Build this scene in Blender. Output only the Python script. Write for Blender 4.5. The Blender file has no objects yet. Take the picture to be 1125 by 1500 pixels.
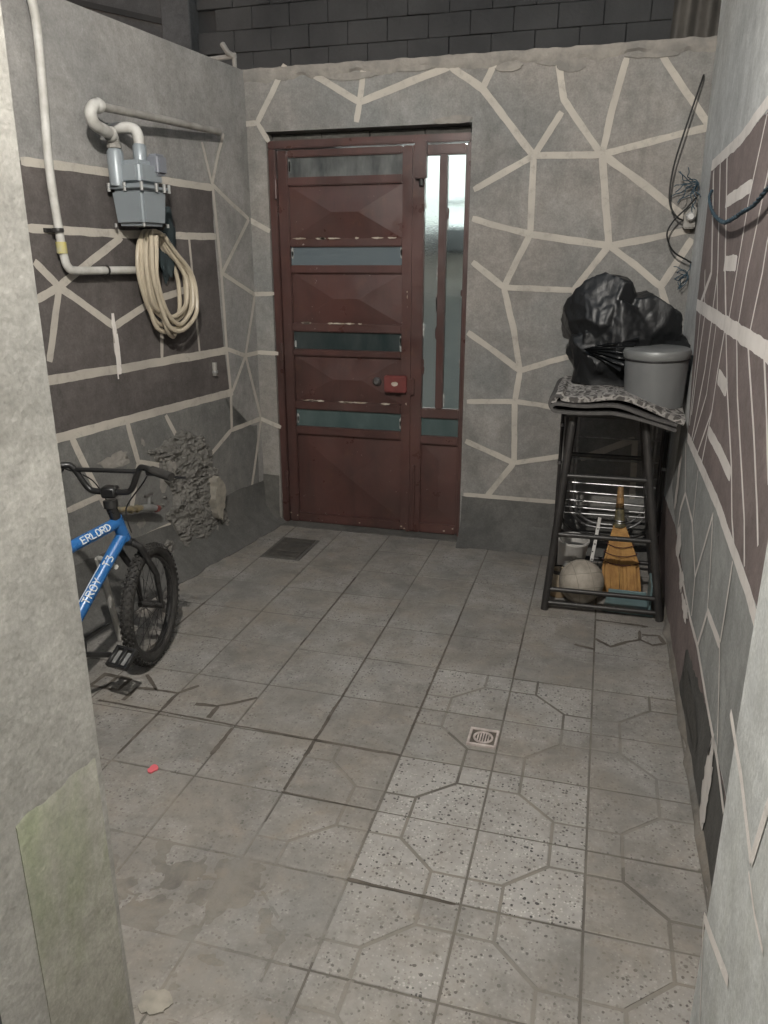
import bpy, bmesh, math, random
from mathutils import Vector, Matrix, noise
random.seed(7)
S = bpy.context.scene
COL = S.collection
rad = math.radians

# ------------------------------------------------------------------ camera
CAM_H = 1.535
cd = bpy.data.cameras.new('camera')
cam = bpy.data.objects.new('camera', cd); COL.objects.link(cam)
cd.sensor_fit = 'VERTICAL'; cd.sensor_height = 24.0; cd.sensor_width = 18.0
cd.lens = 18.0
cd.clip_start = 0.02; cd.clip_end = 400
cam.location = (0, 0, CAM_H)
cam.rotation_euler = (rad(90 - 17.84), 0, rad(15.6))
S.camera = cam

# ------------------------------------------------------------------ night sky
W = bpy.data.worlds.new('World'); S.world = W; W.use_nodes = True
wn = W.node_tree; wn.nodes.clear()
sky = wn.nodes.new('ShaderNodeTexSky'); sky.sky_type = 'NISHITA'; sky.sun_disc = False
sky.sun_elevation = rad(-1.0); sky.sun_rotation = rad(200)
bg = wn.nodes.new('ShaderNodeBackground'); bg.inputs[1].default_value = SKY_STRENGTH = 1.2
wo = wn.nodes.new('ShaderNodeOutputWorld')
wn.links.new(sky.outputs[0], bg.inputs[0]); wn.links.new(bg.outputs[0], wo.inputs[0])
S.view_settings.view_transform = 'Standard'; S.view_settings.look = 'None'
S.view_settings.exposure = 0.0; S.view_settings.gamma = 1.0
LAMP_POS = Vector((-0.45, 0.60, 2.90)); LAMP_EMIT = 5600.0
STREET_EMIT = 2200.0
S.cycles.use_denoising = True
S.cycles.max_bounces = 8; S.cycles.diffuse_bounces = 5; S.cycles.sample_clamp_indirect = 6.0

# ------------------------------------------------------------------ helpers
ORG = {}
def link(o): COL.objects.link(o); return o
def tag(o, label=None, cat=None, group=None, kind=None):
    if label: o['label'] = label
    if cat: o['category'] = cat
    if group: o['group'] = group
    if kind: o['kind'] = kind
    return o
def thing(name, label, cat, loc=(0, 0, 0), group=None):
    o = link(bpy.data.objects.new(name, None)); o.empty_display_size = .05
    o.location = loc; ORG[o] = Vector(loc)
    return tag(o, label, cat, group)
def mesh(name, bm, m, smooth=True, ang=38):
    me = bpy.data.meshes.new(name)
    bmesh.ops.recalc_face_normals(bm, faces=bm.faces)
    bm.to_mesh(me); bm.free()
    for x in (m if isinstance(m, (list, tuple)) else [m]): me.materials.append(x)
    if smooth:
        me.polygons.foreach_set('use_smooth', [True] * len(me.polygons))
        me.set_sharp_from_angle(angle=rad(ang))
    return me
def part(name, bm, m, parent=None, loc=None, smooth=True, ang=38):
    """geometry in bm is in world coordinates; it is moved to its parent's origin"""
    org = ORG[parent] if parent else Vector(loc or (0, 0, 0))
    bmesh.ops.translate(bm, verts=bm.verts, vec=-org)
    o = link(bpy.data.objects.new(name, mesh(name, bm, m, smooth, ang)))
    ORG[o] = org
    if parent: o.parent = parent
    else: o.location = org
    return o
def nb(): return bmesh.new()
def box(bm, c, s, rot=None, bev=0, seg=1):
    r = bmesh.ops.create_cube(bm, size=1)['verts']
    M = Matrix.Translation(c) @ (rot.to_4x4() if rot else Matrix()) @ Matrix.Diagonal((*s, 1))
    bmesh.ops.transform(bm, matrix=M, verts=r)
    if bev:
        es = list({e for v in r for e in v.link_edges})
        bmesh.ops.bevel(bm, geom=es, offset=bev, segments=seg, affect='EDGES', clamp_overlap=True)
    return bm
def b2(bm, lo, hi, bev=0, seg=1):
    return box(bm, [(a + b) / 2 for a, b in zip(lo, hi)], [abs(b - a) for a, b in zip(lo, hi)], None, bev, seg)
def catmull(p, n=6, closed=False):
    p = [Vector(q) for q in p]; out = []; N = len(p)
    for i in range(N if closed else N - 1):
        if closed: a, b, c, d = p[(i - 1) % N], p[i], p[(i + 1) % N], p[(i + 2) % N]
        else: a, b, c, d = p[max(i - 1, 0)], p[i], p[i + 1], p[min(i + 2, N - 1)]
        for k in range(n):
            t = k / n
            out.append(.5 * ((2 * b) + (c - a) * t + (2 * a - 5 * b + 4 * c - d) * t * t + (3 * b - a - 3 * c + d) * t ** 3))
    if not closed: out.append(p[-1])
    return out
def tube(bm, pts, r, seg=8, closed=False, flat=1.0):
    pts = [Vector(p) for p in pts]; n = len(pts)
    rs = r if isinstance(r, (list, tuple)) else [r] * n
    t0 = (pts[1] - pts[0]).normalized()
    u = t0.orthogonal().normalized(); rings = []
    for i in range(n):
        if closed: t = (pts[(i + 1) % n] - pts[i - 1])
        else: t = pts[min(i + 1, n - 1)] - pts[max(i - 1, 0)]
        t = t.normalized() if t.length > 1e-9 else t0
        u = (u - t * u.dot(t)); u = u.normalized() if u.length > 1e-6 else t.orthogonal().normalized()
        v = t.cross(u)
        rings.append([bm.verts.new(pts[i] + (u * math.cos(2 * math.pi * k / seg) + v * flat * math.sin(2 * math.pi * k / seg)) * rs[i]) for k in range(seg)])
    for i in range(n if closed else n - 1):
        a, b = rings[i], rings[(i + 1) % n]
        for k in range(seg): bm.faces.new((a[k], a[(k + 1) % seg], b[(k + 1) % seg], b[k]))
    if not closed:
        bm.faces.new(rings[0][::-1]); bm.faces.new(rings[-1])
    return bm
def lathe(bm, prof, c, axis=(0, 0, 1), seg=24):
    """prof: list of (radius, height along axis)"""
    ax = Vector(axis).normalized(); u = ax.orthogonal().normalized(); v = ax.cross(u); c = Vector(c); rings = []
    for r, h in prof:
        if r < 1e-6: rings.append([bm.verts.new(c + ax * h)])
        else: rings.append([bm.verts.new(c + ax * h + (u * math.cos(2 * math.pi * k / seg) + v * math.sin(2 * math.pi * k / seg)) * r) for k in range(seg)])
    for a, b in zip(rings, rings[1:]):
        for k in range(seg):
            k2 = (k + 1) % seg
            if len(a) == 1 and len(b) == 1: continue
            if len(a) == 1: bm.faces.new((a[0], b[k], b[k2]))
            elif len(b) == 1: bm.faces.new((a[k], a[k2], b[0]))
            else: bm.faces.new((a[k], a[k2], b[k2], b[k]))
    return bm
def quad(bm, *p):
    return bm.faces.new([bm.verts.new(q) for q in p])
def prism(bm, poly, z0, z1, fr):
    """polygon (u,v) swept from depth z0 to z1, fr maps (u,v,depth) to the world"""
    a = [bm.verts.new(fr(u, v, z0)) for u, v in poly]; b = [bm.verts.new(fr(u, v, z1)) for u, v in poly]
    n = len(poly)
    bm.faces.new(a[::-1]); bm.faces.new(b)
    for i in range(n): bm.faces.new((a[i], a[(i + 1) % n], b[(i + 1) % n], b[i]))
    return bm
def fbm(x, y, z, o=4):
    s = 0; a = 1; 
    for _ in range(o): s += a * noise.noise((x, y, z)); x *= 2.03; y *= 2.03; z *= 2.03; a *= .5
    return s

# ------------------------------------------------------------------ materials
def srgb(r, g, b):
    f = lambda c: ((c / 255 + .055) / 1.055) ** 2.4 if c > 10 else c / 3294.6
    return (f(r), f(g), f(b), 1)
class NT:
    def __init__(s, name):
        s.m = bpy.data.materials.new(name); s.m.use_nodes = True; s.t = s.m.node_tree
        s.b = s.t.nodes['Principled BSDF']
    def n(s, ty, **k):
        x = s.t.nodes.new('ShaderNode' + ty)
        for a, v in k.items(): setattr(x, a, v)
        return x
    def l(s, a, b): s.t.links.new(a, b)
    def pos(s, scale=(1, 1, 1)):
        g = s.n('NewGeometry'); mp = s.n('Mapping'); s.l(g.outputs['Position'], mp.inputs[0]); mp.inputs['Scale'].default_value = scale
        return mp.outputs[0]
    def noise(s, scale, detail=5, vec=None, rough=.55, dist=0):
        x = s.n('TexNoise'); x.inputs['Scale'].default_value = scale; x.inputs['Detail'].default_value = detail
        x.inputs['Roughness'].default_value = rough; x.inputs['Distortion'].default_value = dist
        if vec is not None: s.l(vec, x.inputs['Vector'])
        return x.outputs['Fac']
    def ramp(s, fac, lo, hi, a=0, b=1):
        x = s.n('MapRange'); x.inputs[1].default_value = lo; x.inputs[2].default_value = hi
        x.inputs[3].default_value = a; x.inputs[4].default_value = b; s.l(fac, x.inputs[0]); return x.outputs[0]
    def mix(s, fac, a, b, mode='MIX'):
        x = s.n('Mix', data_type='RGBA', blend_type=mode)
        for i, v in ((0, fac), (6, a), (7, b)):
            if hasattr(v, 'is_output'): s.l(v, x.inputs[i])
            else: x.inputs[i].default_value = v
        return x.outputs[2]
    def math(s, op, a, b=0):
        x = s.n('Math', operation=op)
        for i, v in ((0, a), (1, b)):
            if hasattr(v, 'is_output'): s.l(v, x.inputs[i])
            else: x.inputs[i].default_value = v
        return x.outputs[0]
    def bump(s, h, st=.3, d=.004):
        x = s.n('Bump'); x.inputs['Strength'].default_value = st; x.inputs['Distance'].default_value = d
        s.l(h, x.inputs['Height']); s.l(x.outputs[0], s.b.inputs['Normal'])
    def col(s, c):
        if hasattr(c, 'is_output'): s.l(c, s.b.inputs['Base Color'])
        else: s.b.inputs['Base Color'].default_value = c
    def set(s, **k):
        for a, v in k.items():
            i = s.b.inputs[a.replace('_', ' ')]
            if hasattr(v, 'is_output'): s.l(v, i)
            else: i.default_value = v
        return s
def simple(name, c1, c2=None, scale=8, rough=.6, metal=0, bump=.1, bscale=80, spec=.4, lo=.35, hi=.65, dist=.003):
    t = NT(name); p = t.pos()
    if c2: t.col(t.mix(t.ramp(t.noise(scale, 6, p), lo, hi), c1, c2))
    else: t.col(c1)
    r = t.ramp(t.noise(scale * 2.3, 4, p), .3, .7, max(rough - .1, .02), min(rough + .1, 1))
    t.set(Roughness=r, Metallic=metal, Specular_IOR_Level=spec)
    if bump: t.bump(t.noise(bscale, 5, p), bump, dist)
    return t.m
def plaster(name, c1, c2, stain, amount=.35, streak=True, rough=.9, green=None, seed=0.0, big=1.6, bumpd=.006):
    t = NT(name); p = t.pos()
    mp = t.n('Mapping'); mp.inputs['Location'].default_value = (seed, seed * .7, seed * 1.3); t.l(p, mp.inputs[0]); p = mp.outputs[0]
    c = t.mix(t.ramp(t.noise(big, 6, p), .36, .64), c1, c2)
    ms = t.n('Mapping'); ms.inputs['Scale'].default_value = (1, 1, .22 if streak else 1); t.l(p, ms.inputs[0])
    st = t.ramp(t.noise(4.5, 8, ms.outputs[0], .65, .4), .5, .78, 0, amount)
    c = t.mix(st, c, stain)
    c = t.mix(t.ramp(t.noise(11, 9, p, .72), .45, .75, 0, .28), c, stain)
    if green is not None:
        mg = t.n('Mapping'); mg.inputs['Scale'].default_value = (1, 1, .45); t.l(p, mg.inputs[0])
        c = t.mix(t.ramp(t.noise(5.0, 6, mg.outputs[0], .6), .50, .70, 0, .65), c, green)
    f = t.math('MULTIPLY', t.ramp(t.noise(120, 4, p), .25, .75, .84, 1.14), t.math('MULTIPLY', t.ramp(t.noise(3.7, 8, p, .68, .6), .3, .7, .78, 1.18), t.ramp(t.noise(26, 6, p, .7), .3, .7, .86, 1.12)))
    g = t.n('CombineColor'); [t.l(f, g.inputs[i]) for i in range(3)]
    c = t.mix(1.0, c, g.outputs[0], 'MULTIPLY')
    sp = t.n('TexVoronoi'); sp.inputs['Scale'].default_value = 34; t.l(p, sp.inputs[0])
    spk = t.math('MULTIPLY', t.ramp(sp.outputs['Distance'], .05, .11, 1, 0), t.ramp(t.noise(9, 2, p), .58, .64))
    c = t.mix(t.math('MULTIPLY', spk, .55), c, stain)
    t.col(c); t.set(Roughness=rough, Specular_IOR_Level=.25)
    h = t.math('ADD', t.math('MULTIPLY', t.noise(9, 6, p), 1.6), t.math('MULTIPLY', t.noise(75, 5, p), .35))
    t.bump(h, .55, bumpd)
    return t.m

# real-world colours
def brushed(name, c1, c2, worn, amt=.55):
    t = NT(name); p = t.pos(); c = t.mix(t.ramp(t.noise(5, 6, p), .35, .65), c1, c2)
    c = t.mix(t.ramp(t.noise(20, 8, p, .72), .54, .68, 0, amt), c, worn)
    c = t.mix(t.ramp(t.noise(2.2, 5, p), .5, .7, 0, .35), c, worn)
    t.col(c); t.set(Roughness=.88, Specular_IOR_Level=.2); t.bump(t.math('ADD', t.noise(75, 5, p), t.noise(9, 6, p)), .4, .004); return t.m
CREAM = brushed('cream_paint', (.49, .452, .395, 1), (.405, .372, .328, 1), (.265, .25, .225, 1))
CREAM_R = brushed('pale_paint', (.78, .74, .70, 1), (.68, .64, .60, 1), (.45, .42, .40, 1), .35)
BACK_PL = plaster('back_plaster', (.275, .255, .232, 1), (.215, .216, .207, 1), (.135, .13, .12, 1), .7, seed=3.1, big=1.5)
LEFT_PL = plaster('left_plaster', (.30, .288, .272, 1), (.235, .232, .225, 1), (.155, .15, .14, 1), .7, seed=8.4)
LEFT_LOW = plaster('lower_left_plaster', (.175, .172, .162, 1), (.13, .13, .124, 1), (.24, .23, .21, 1), .5, seed=2.2)
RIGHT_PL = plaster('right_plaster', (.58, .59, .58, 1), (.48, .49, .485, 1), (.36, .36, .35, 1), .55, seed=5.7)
RIGHT_PANEL = plaster('grey_panel_paint', (.345, .352, .338, 1), (.285, .293, .283, 1), (.225, .222, .212, 1), .45, seed=1.4)
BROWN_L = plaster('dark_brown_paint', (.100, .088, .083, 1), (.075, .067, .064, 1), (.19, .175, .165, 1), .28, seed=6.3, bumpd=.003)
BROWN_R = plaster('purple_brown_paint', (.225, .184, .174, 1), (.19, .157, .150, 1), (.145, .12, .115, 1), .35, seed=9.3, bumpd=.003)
PIER_PL = plaster('pier_plaster', (.37, .36, .335, 1), (.29, .283, .265, 1), (.205, .195, .175, 1), .7, seed=4.4, big=2.2)
PIER_LOW = plaster('mossy_plaster', (.37, .36, .315, 1), (.30, .29, .255, 1), (.22, .21, .175, 1), .4, green=(.17, .205, .105, 1), seed=7.7)
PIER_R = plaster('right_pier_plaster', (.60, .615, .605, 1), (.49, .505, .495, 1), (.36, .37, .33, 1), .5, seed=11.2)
CEMENT = plaster('dark_cement', (.12, .117, .11, 1), (.085, .084, .08, 1), (.16, .155, .14, 1), .5, seed=12.5, bumpd=.01)
SKIRT = plaster('skirting_cement', (.115, .110, .10, 1), (.08, .078, .072, 1), (.05, .048, .045, 1), .4, seed=14.5, bumpd=.01)
MORTAR = simple('wet_mortar', (.165, .157, .143, 1), (.125, .12, .11, 1), 9, .95, 0, .8, 60, .15, dist=.01)
COPING = simple('crumbling_mortar', (.30, .28, .25, 1), (.20, .19, .175, 1), 12, .95, 0, .7, 50, .15, dist=.008)
HOUSE = plaster('house_plaster', (.42, .40, .37, 1), (.36, .345, .32, 1), (.28, .27, .25, 1), .3, seed=19.0)
BRICK = simple('dark_brick', (.085, .088, .089, 1), (.052, .055, .057, 1), 1.6, .9, 0, .6, 40, .2, dist=.01)
BRICKJ = simple('brick_joint', (.058, .060, .061, 1), (.038, .040, .042, 1), 2, .95)
CONCRETE = plaster('street_concrete', (.12, .125, .13, 1), (.10, .104, .108, 1), (.07, .07, .07, 1), .3, seed=21)
WHITEWALL = plaster('white_street_wall', (.7, .72, .7, 1), (.62, .65, .64, 1), (.4, .42, .42, 1), .25, seed=23)
SHEET = simple('corrugated_rust', (.115, .107, .095, 1), (.075, .07, .064, 1), 6, .7, .2, .2)

def door_paint():
    t = NT('door_brown_paint'); p = t.pos()
    c = t.mix(t.ramp(t.noise(3, 6, p), .35, .65), (.092, .042, .036, 1), (.060, .031, .027, 1))
    c = t.mix(t.ramp(t.noise(14, 8, p, .7), .55, .78, 0, .5), c, (.12, .062, .036, 1))
    c = t.mix(t.ramp(t.noise(6, 8, t.pos((1, 1, .16)), .7, .5), .46, .70, 0, .7), c, (.040, .023, .021, 1))
    c = t.mix(t.ramp(t.noise(1.9, 4, p), .5, .68, 0, .2), c, (.13, .085, .075, 1))
    ch = t.math('MULTIPLY', t.ramp(t.noise(38, 6, p, .7), .66, .70), t.ramp(t.noise(4, 2, p), .5, .6))
    c = t.mix(ch, c, (.42, .38, .34, 1)); t.col(c)
    t.set(Roughness=t.ramp(t.noise(9, 5, p), .3, .7, .26, .5), Specular_IOR_Level=.55)
    t.bump(t.noise(26, 5, p), .16, .004); return t.m
DOOR = door_paint()
DOOR_CHIP = simple('chipped_putty', (.5, .45, .38, 1), (.3, .24, .18, 1), 30, .9)
LOCKRED = simple('red_lock_paint', (.17, .042, .038, 1), (.13, .036, .032, 1), 20, .5)
STEEL = simple('worn_steel', (.35, .34, .33, 1), (.2, .19, .18, 1), 30, .4, .9, .1)
DARKSTEEL = simple('dark_steel', (.045, .042, .04, 1), (.03, .029, .028, 1), 16, .42, .3, .12, 120, .5)
CHROME = simple('chrome_tube', (.42, .42, .42, 1), (.24, .235, .23, 1), 25, .38, 1, .05)
def pane(name, c1, c2, rough, sc):
    t = NT(name); p = t.pos((1, 1, .35)); t.col(t.mix(t.ramp(t.noise(sc, 6, p, .6), .35, .68), c1, c2))
    t.set(Roughness=rough, Specular_IOR_Level=.5); t.bump(t.noise(120, 3, t.pos()), .12, .002); return t.m
GL_A = pane('dusty_dark_glass', (.045, .05, .05, 1), (.15, .155, .15, 1), .28, 14)
GL_B = pane('slate_blue_glass', (.115, .14, .155, 1), (.13, .155, .165, 1), .2, 3)
GL_C = pane('dark_green_glass', (.022, .034, .034, 1), (.05, .06, .06, 1), .18, 10)
GL_D = pane('teal_glass', (.055, .082, .082, 1), (.085, .115, .112, 1), .22, 8)
def clear(name, rough, bs, bst, tint):
    t = NT(name); t.col(tint); t.set(Roughness=rough, Transmission_Weight=1.0, IOR=1.3)
    p = t.pos(); t.bump(t.noise(bs, 3, p), bst, .003); return t.m
GL_TEX = clear('hammered_glass', .22, 110, .55, (.86, .92, .91, 1))
GL_CLR = clear('streaky_glass', .12, 60, .2, (.85, .93, .92, 1))
PUTTY = simple('window_putty', (.42, .42, .40, 1), (.25, .26, .25, 1), 40, .9)

WPIPE = simple('white_painted_pipe', (.55, .54, .51, 1), (.40, .385, .35, 1), 16, .55, 0, .35, 70, .4, dist=.003)
OLDPIPE = simple('dusty_grey_pipe', (.33, .315, .29, 1), (.22, .21, .19, 1), 14, .7, 0, .4, 70)
METER = simple('meter_grey_paint', (.27, .30, .32, 1), (.235, .262, .28, 1), 5, .38, .15, .05, 140, .5)
METER_D = simple('meter_side_paint', (.20, .21, .235, 1), (.18, .19, .215, 1), 5, .42, .15, .05)
HOSE = simple('cream_hose', (.52, .455, .35, 1), (.40, .345, .26, 1), 9, .42, 0, .05, 40, .45)
BRASS = simple('old_brass', (.42, .34, .2, 1), (.3, .27, .2, 1), 30, .4, .7, .2)
RUBBER = simple('black_rubber', (.022, .021, .02, 1), (.04, .038, .035, 1), 14, .75, 0, .35, 160, .3)
BLACK = simple('black_paint', (.016, .016, .016, 1), (.026, .025, .024, 1), 12, .35, .1, .05, 60, .5)
BLUE = simple('blue_frame_paint', (.028, .135, .36, 1), (.024, .115, .31, 1), 6, .3, 0, .03, 60, .5)
WHITE = simple('white_lettering', (.75, .76, .76, 1), (.6, .62, .63, 1), 30, .5)
GREYM = simple('grey_metal', (.36, .36, .35, 1), (.27, .27, .26, 1), 12, .45, .5, .1)
WPLASTIC = simple('white_plastic', (.55, .54, .52, 1), (.4, .38, .35, 1), 8, .5)
TEAL = simple('teal_plastic', (.14, .2, .205, 1), (.1, .15, .155, 1), 8, .45)
WIRE = simple('black_cable', (.014, .014, .013, 1), None, rough=.5)
ROPE = simple('blue_rope', (.03, .055, .075, 1), (.045, .08, .105, 1), 60, .8, 0, .5, 200)
STRAW = simple('broom_straw', (.42, .235, .075, 1), (.30, .155, .05, 1), 22, .75, 0, .3, 200)
STRAWD = simple('dark_straw_binding', (.06, .02, .018, 1), None, rough=.8)
WOOD = simple('worn_wood', (.36, .21, .08, 1), (.12, .075, .04, 1), 18, .6)
BINM = simple('grey_bin_enamel', (.22, .226, .226, 1), (.19, .196, .196, 1), 5, .4, .35, .04, 90, .5)
BINL = simple('grey_lid_enamel', (.2, .205, .2, 1), (.17, .175, .172, 1), 7, .48, .25, .08, 60, .5)
def bagmat():
    t = NT('black_bag_plastic'); p = t.pos(); t.col((.010, .011, .012, 1))
    t.set(Roughness=t.ramp(t.noise(7, 4, p), .35, .65, .34, .58), Specular_IOR_Level=.42)
    w = t.n('TexVoronoi', feature='DISTANCE_TO_EDGE'); w.inputs['Scale'].default_value = 22
    mp = t.n('Mapping'); mp.inputs['Rotation'].default_value = (.3, .5, .7); mp.inputs['Scale'].default_value = (1, 1, .45); t.l(p, mp.inputs[0]); t.l(mp.outputs[0], w.inputs[0])
    t.bump(t.math('ADD', t.math('MULTIPLY', w.outputs[0], 1.2), t.noise(24, 3, p)), .4, .005); return t.m
BAG = bagmat()
def rugmat():
    t = NT('damask_rug'); p = t.pos((1, 1, 1.2))
    v = t.n('TexVoronoi', feature='DISTANCE_TO_EDGE'); v.inputs['Scale'].default_value = 17; 
    mp = t.n('Mapping'); t.l(p, mp.inputs[0]); nz = t.n('TexNoise'); nz.inputs['Scale'].default_value = 14; t.l(p, nz.inputs[0])
    ad = t.n('VectorMath', operation='MULTIPLY_ADD'); t.l(nz.outputs['Color'], ad.inputs[0]); ad.inputs[1].default_value = (.09, .09, .09); t.l(p, ad.inputs[2])
    t.l(ad.outputs[0], v.inputs[0])
    f = t.math('MULTIPLY', t.ramp(v.outputs[0], .04, .10, 1, 0), 1.0)
    w = t.n('TexWave'); w.inputs['Scale'].default_value = 9; w.inputs['Distortion'].default_value = 9; w.inputs['Detail'].default_value = 2; t.l(ad.outputs[0], w.inputs[0])
    f2 = t.ramp(w.outputs[0], .55, .75)
    c = t.mix(t.math('MAXIMUM', f, t.math('MULTIPLY', f2, .65)), (.085, .08, .075, 1), (.33, .315, .295, 1))
    t.col(c); t.set(Roughness=.95, Specular_IOR_Level=.1); t.bump(t.noise(300, 3, p), .5, .003); return t.m
RUG = rugmat()
FELT = simple('rug_backing', (.10, .096, .092, 1), (.075, .072, .07, 1), 30, .98, 0, .5, 300, .1)
def ballmat():
    t = NT('dusty_ball'); p = t.pos()
    t.col(t.mix(t.ramp(t.noise(16, 6, p, .65), .35, .68), (.36, .325, .275, 1), (.235, .21, .175, 1)))
    t.set(Roughness=.75, Specular_IOR_Level=.3); t.bump(t.noise(60, 4, p), .3, .003); return t.m
BALL = ballmat()
BALLSEAM = simple('ball_seam', (.2, .18, .15, 1), None, rough=.9)

def dirt_colour(t, p):
    c = t.mix(t.ramp(t.noise(2.6, 7, p, .6), .38, .62), (.212, .188, .158, 1), (.188, .181, .167, 1))
    c = t.mix(t.ramp(t.noise(14, 8, p, .7), .46, .70, 0, .65), c, (.11, .102, .09, 1))
    c = t.mix(t.ramp(t.noise(3.3, 8, p, .68, .7), .47, .70, 0, .72), c, (.088, .084, .078, 1))
    return t.mix(t.ramp(t.noise(7.7, 7, p, .66, .3), .56, .72, 0, .4), c, (.255, .205, .15, 1))
def tilemat(name, groove=False):
    t = NT(name); p = t.pos()
    oi = t.n('ObjectInfo'); at = t.n('Attribute', attribute_type='OBJECT', attribute_name='dirt')
    base = t.mix(t.ramp(t.noise(30, 4, p), .35, .65), (.34, .325, .305, 1), (.285, .275, .26, 1))
    def chips(scale, frac, col, c, off):
        mp = t.n('Mapping'); mp.inputs['Location'].default_value = (off, off * 2, 0); mp.inputs['Scale'].default_value = (1, 1, .02); t.l(p, mp.inputs[0])
        nz = t.n('TexNoise'); nz.inputs['Scale'].default_value = scale * .8; t.l(mp.outputs[0], nz.inputs[0])
        ad = t.n('VectorMath', operation='MULTIPLY_ADD'); t.l(nz.outputs['Color'], ad.inputs[0]); ad.inputs[1].default_value = (.008, .008, 0); t.l(mp.outputs[0], ad.inputs[2])
        v = t.n('TexVoronoi'); v.inputs['Scale'].default_value = scale; t.l(ad.outputs[0], v.inputs[0])
        sx = t.n('SeparateColor'); t.l(v.outputs['Color'], sx.inputs[0])
        size = t.ramp(sx.outputs[1], 0, 1, .12, .46)
        m = t.math('MULTIPLY', t.math('LESS_THAN', v.outputs['Distance'], size), t.math('LESS_THAN', sx.outputs[0], frac))
        return t.mix(m, c, col)
    c = chips(125, .45, (.43, .415, .385, 1), base, 3.3)
    c = chips(100, .40, (.19, .18, .165, 1), c, 9.1)
    c = chips(98, .30, (.05, .048, .047, 1), c, 0)
    dirtc = dirt_colour(t, p)
    patch = t.math('ADD', t.ramp(t.noise(5.5, 8, p, .68, .4), .30, .70, -.36, .46), t.ramp(t.noise(1.7, 5, p, .6), .35, .65, -.14, .22))
    fine = t.ramp(t.noise(70, 4, p, .6), .3, .7, -.14, .14)
    d = t.math('ADD', at.outputs['Fac'], t.math('ADD', patch, fine))
    d = t.ramp(d, 0, 1, 0, .86)
    if groove:
        c = t.mix(t.ramp(t.noise(9, 5, p), .35, .65), (.20, .182, .155, 1), (.155, .146, .13, 1))
        c = t.mix(t.ramp(at.outputs['Fac'], .2, .8, .15, .72), c, dirtc)
    else:
        c = t.mix(d, c, dirtc)
    t.col(c); t.set(Roughness=t.ramp(t.noise(8, 5, p), .3, .7, .55, .85), Specular_IOR_Level=.35)
    t.bump(t.math('ADD', t.noise(45, 6, p), t.math('MULTIPLY', t.noise(220, 3, p), .4)), .3, .003)
    return t.m
TILE = tilemat('terrazzo_tile'); GROOVE = tilemat('tile_groove', True)
GROUT = simple('floor_grout', (.165, .152, .132, 1), (.10, .093, .083, 1), 5, .95, 0, .6, 60, .15, dist=.006)
DARKLINE = simple('oily_joint_and_shadow', (.06, .052, .043, 1), (.12, .104, .086, 1), 14, .85)
def mudmat():
    t = NT('dried_mud'); p = t.pos(); c = dirt_colour(t, p)
    c = t.mix(t.ramp(t.noise(4.2, 8, p, .66, .5), .54, .78, 0, .5), c, (.10, .097, .09, 1))
    c = t.mix(t.ramp(t.noise(9, 7, p, .7), .52, .72, 0, .4), c, (.27, .235, .19, 1))
    t.col(c); t.set(Roughness=.9, Specular_IOR_Level=.2)
    t.bump(t.math('ADD', t.math('MULTIPLY', t.noise(18, 7, p, .65), 1.5), t.math('MULTIPLY', t.noise(90, 5, p), .5)), .6, .006); return t.m
MUD = mudmat()
SCRAP = simple('pale_plaster_scrap', (.30, .275, .23, 1), (.22, .205, .175, 1), 30, .9)
PINK = simple('pink_scrap', (.6, .12, .14, 1), None, rough=.7)
DRAINP = simple('drain_plastic', (.50, .44, .41, 1), (.3, .26, .24, 1), 40, .6)
HATCH = simple('hatch_cover', (.085, .078, .068, 1), (.055, .052, .047, 1), 14, .75, .2, .5, 60)

# ------------------------------------------------------------------ wall frames
A8 = rad(8); LP = Vector((-1.95, 4.22, 0)); LD = Vector((math.sin(A8), math.cos(A8), 0)); LN = Vector((math.cos(A8), -math.sin(A8), 0))
def fL(s, z, d): return LP + LD * s + LN * d + Vector((0, 0, z))
def fB(x, z, d): return Vector((x, 4.22 - d, z))
RX = .385
def fR(y, z, d): return Vector((RX - d, y, z))
PLX, PRX = -.785, .283
def fPR(y, z, d): return Vector((PRX - d, y, z))
def fPL(y, z, d): return Vector((PLX + d, y, z))

def strip(bm, pts, w, fr, d, jit=.075, step=.02, seed=0):
    """a brushed paint line: ribbon with uneven edges lying d above the wall"""
    P = [Vector((a, b, 0)) for a, b in pts]; Q = []
    for a, b in zip(P, P[1:]):
        n = max(1, int((b - a).length / step))
        Q += [a.lerp(b, k / n) for k in range(n)]
    Q.append(P[-1])
    L = []; Rr = []
    for i, q in enumerate(Q):
        t = (Q[min(i + 1, len(Q) - 1)] - Q[max(i - 1, 0)]).normalized(); nn = Vector((-t.y, t.x, 0))
        wa = w / 2 * (1 + jit * 2.2 * noise.noise((q.x * 12, q.y * 12, seed)) + jit * noise.noise((q.x * 90, q.y * 90, seed)))
        wb = w / 2 * (1 + jit * 2.2 * noise.noise((q.x * 12, q.y * 12, seed + 9)) + jit * noise.noise((q.x * 90, q.y * 90, seed + 5)))
        if i in (0, len(Q) - 1): wa *= .8; wb *= .8
        a = q + nn * wa; b = q - nn * wb
        L.append(bm.verts.new(fr(a.x, a.y, d))); Rr.append(bm.verts.new(fr(b.x, b.y, d)))
    for i in range(len(Q) - 1): bm.faces.new((L[i], L[i + 1], Rr[i + 1], Rr[i]))
    return bm
def paint_lines(lines, fr, parent, m, d0=.0016):
    for i, (pts, w) in enumerate(lines):
        part('painted_line', strip(nb(), pts, w, fr, d0 + i * .00004, seed=i * 3.7), m, parent, smooth=False)
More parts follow.
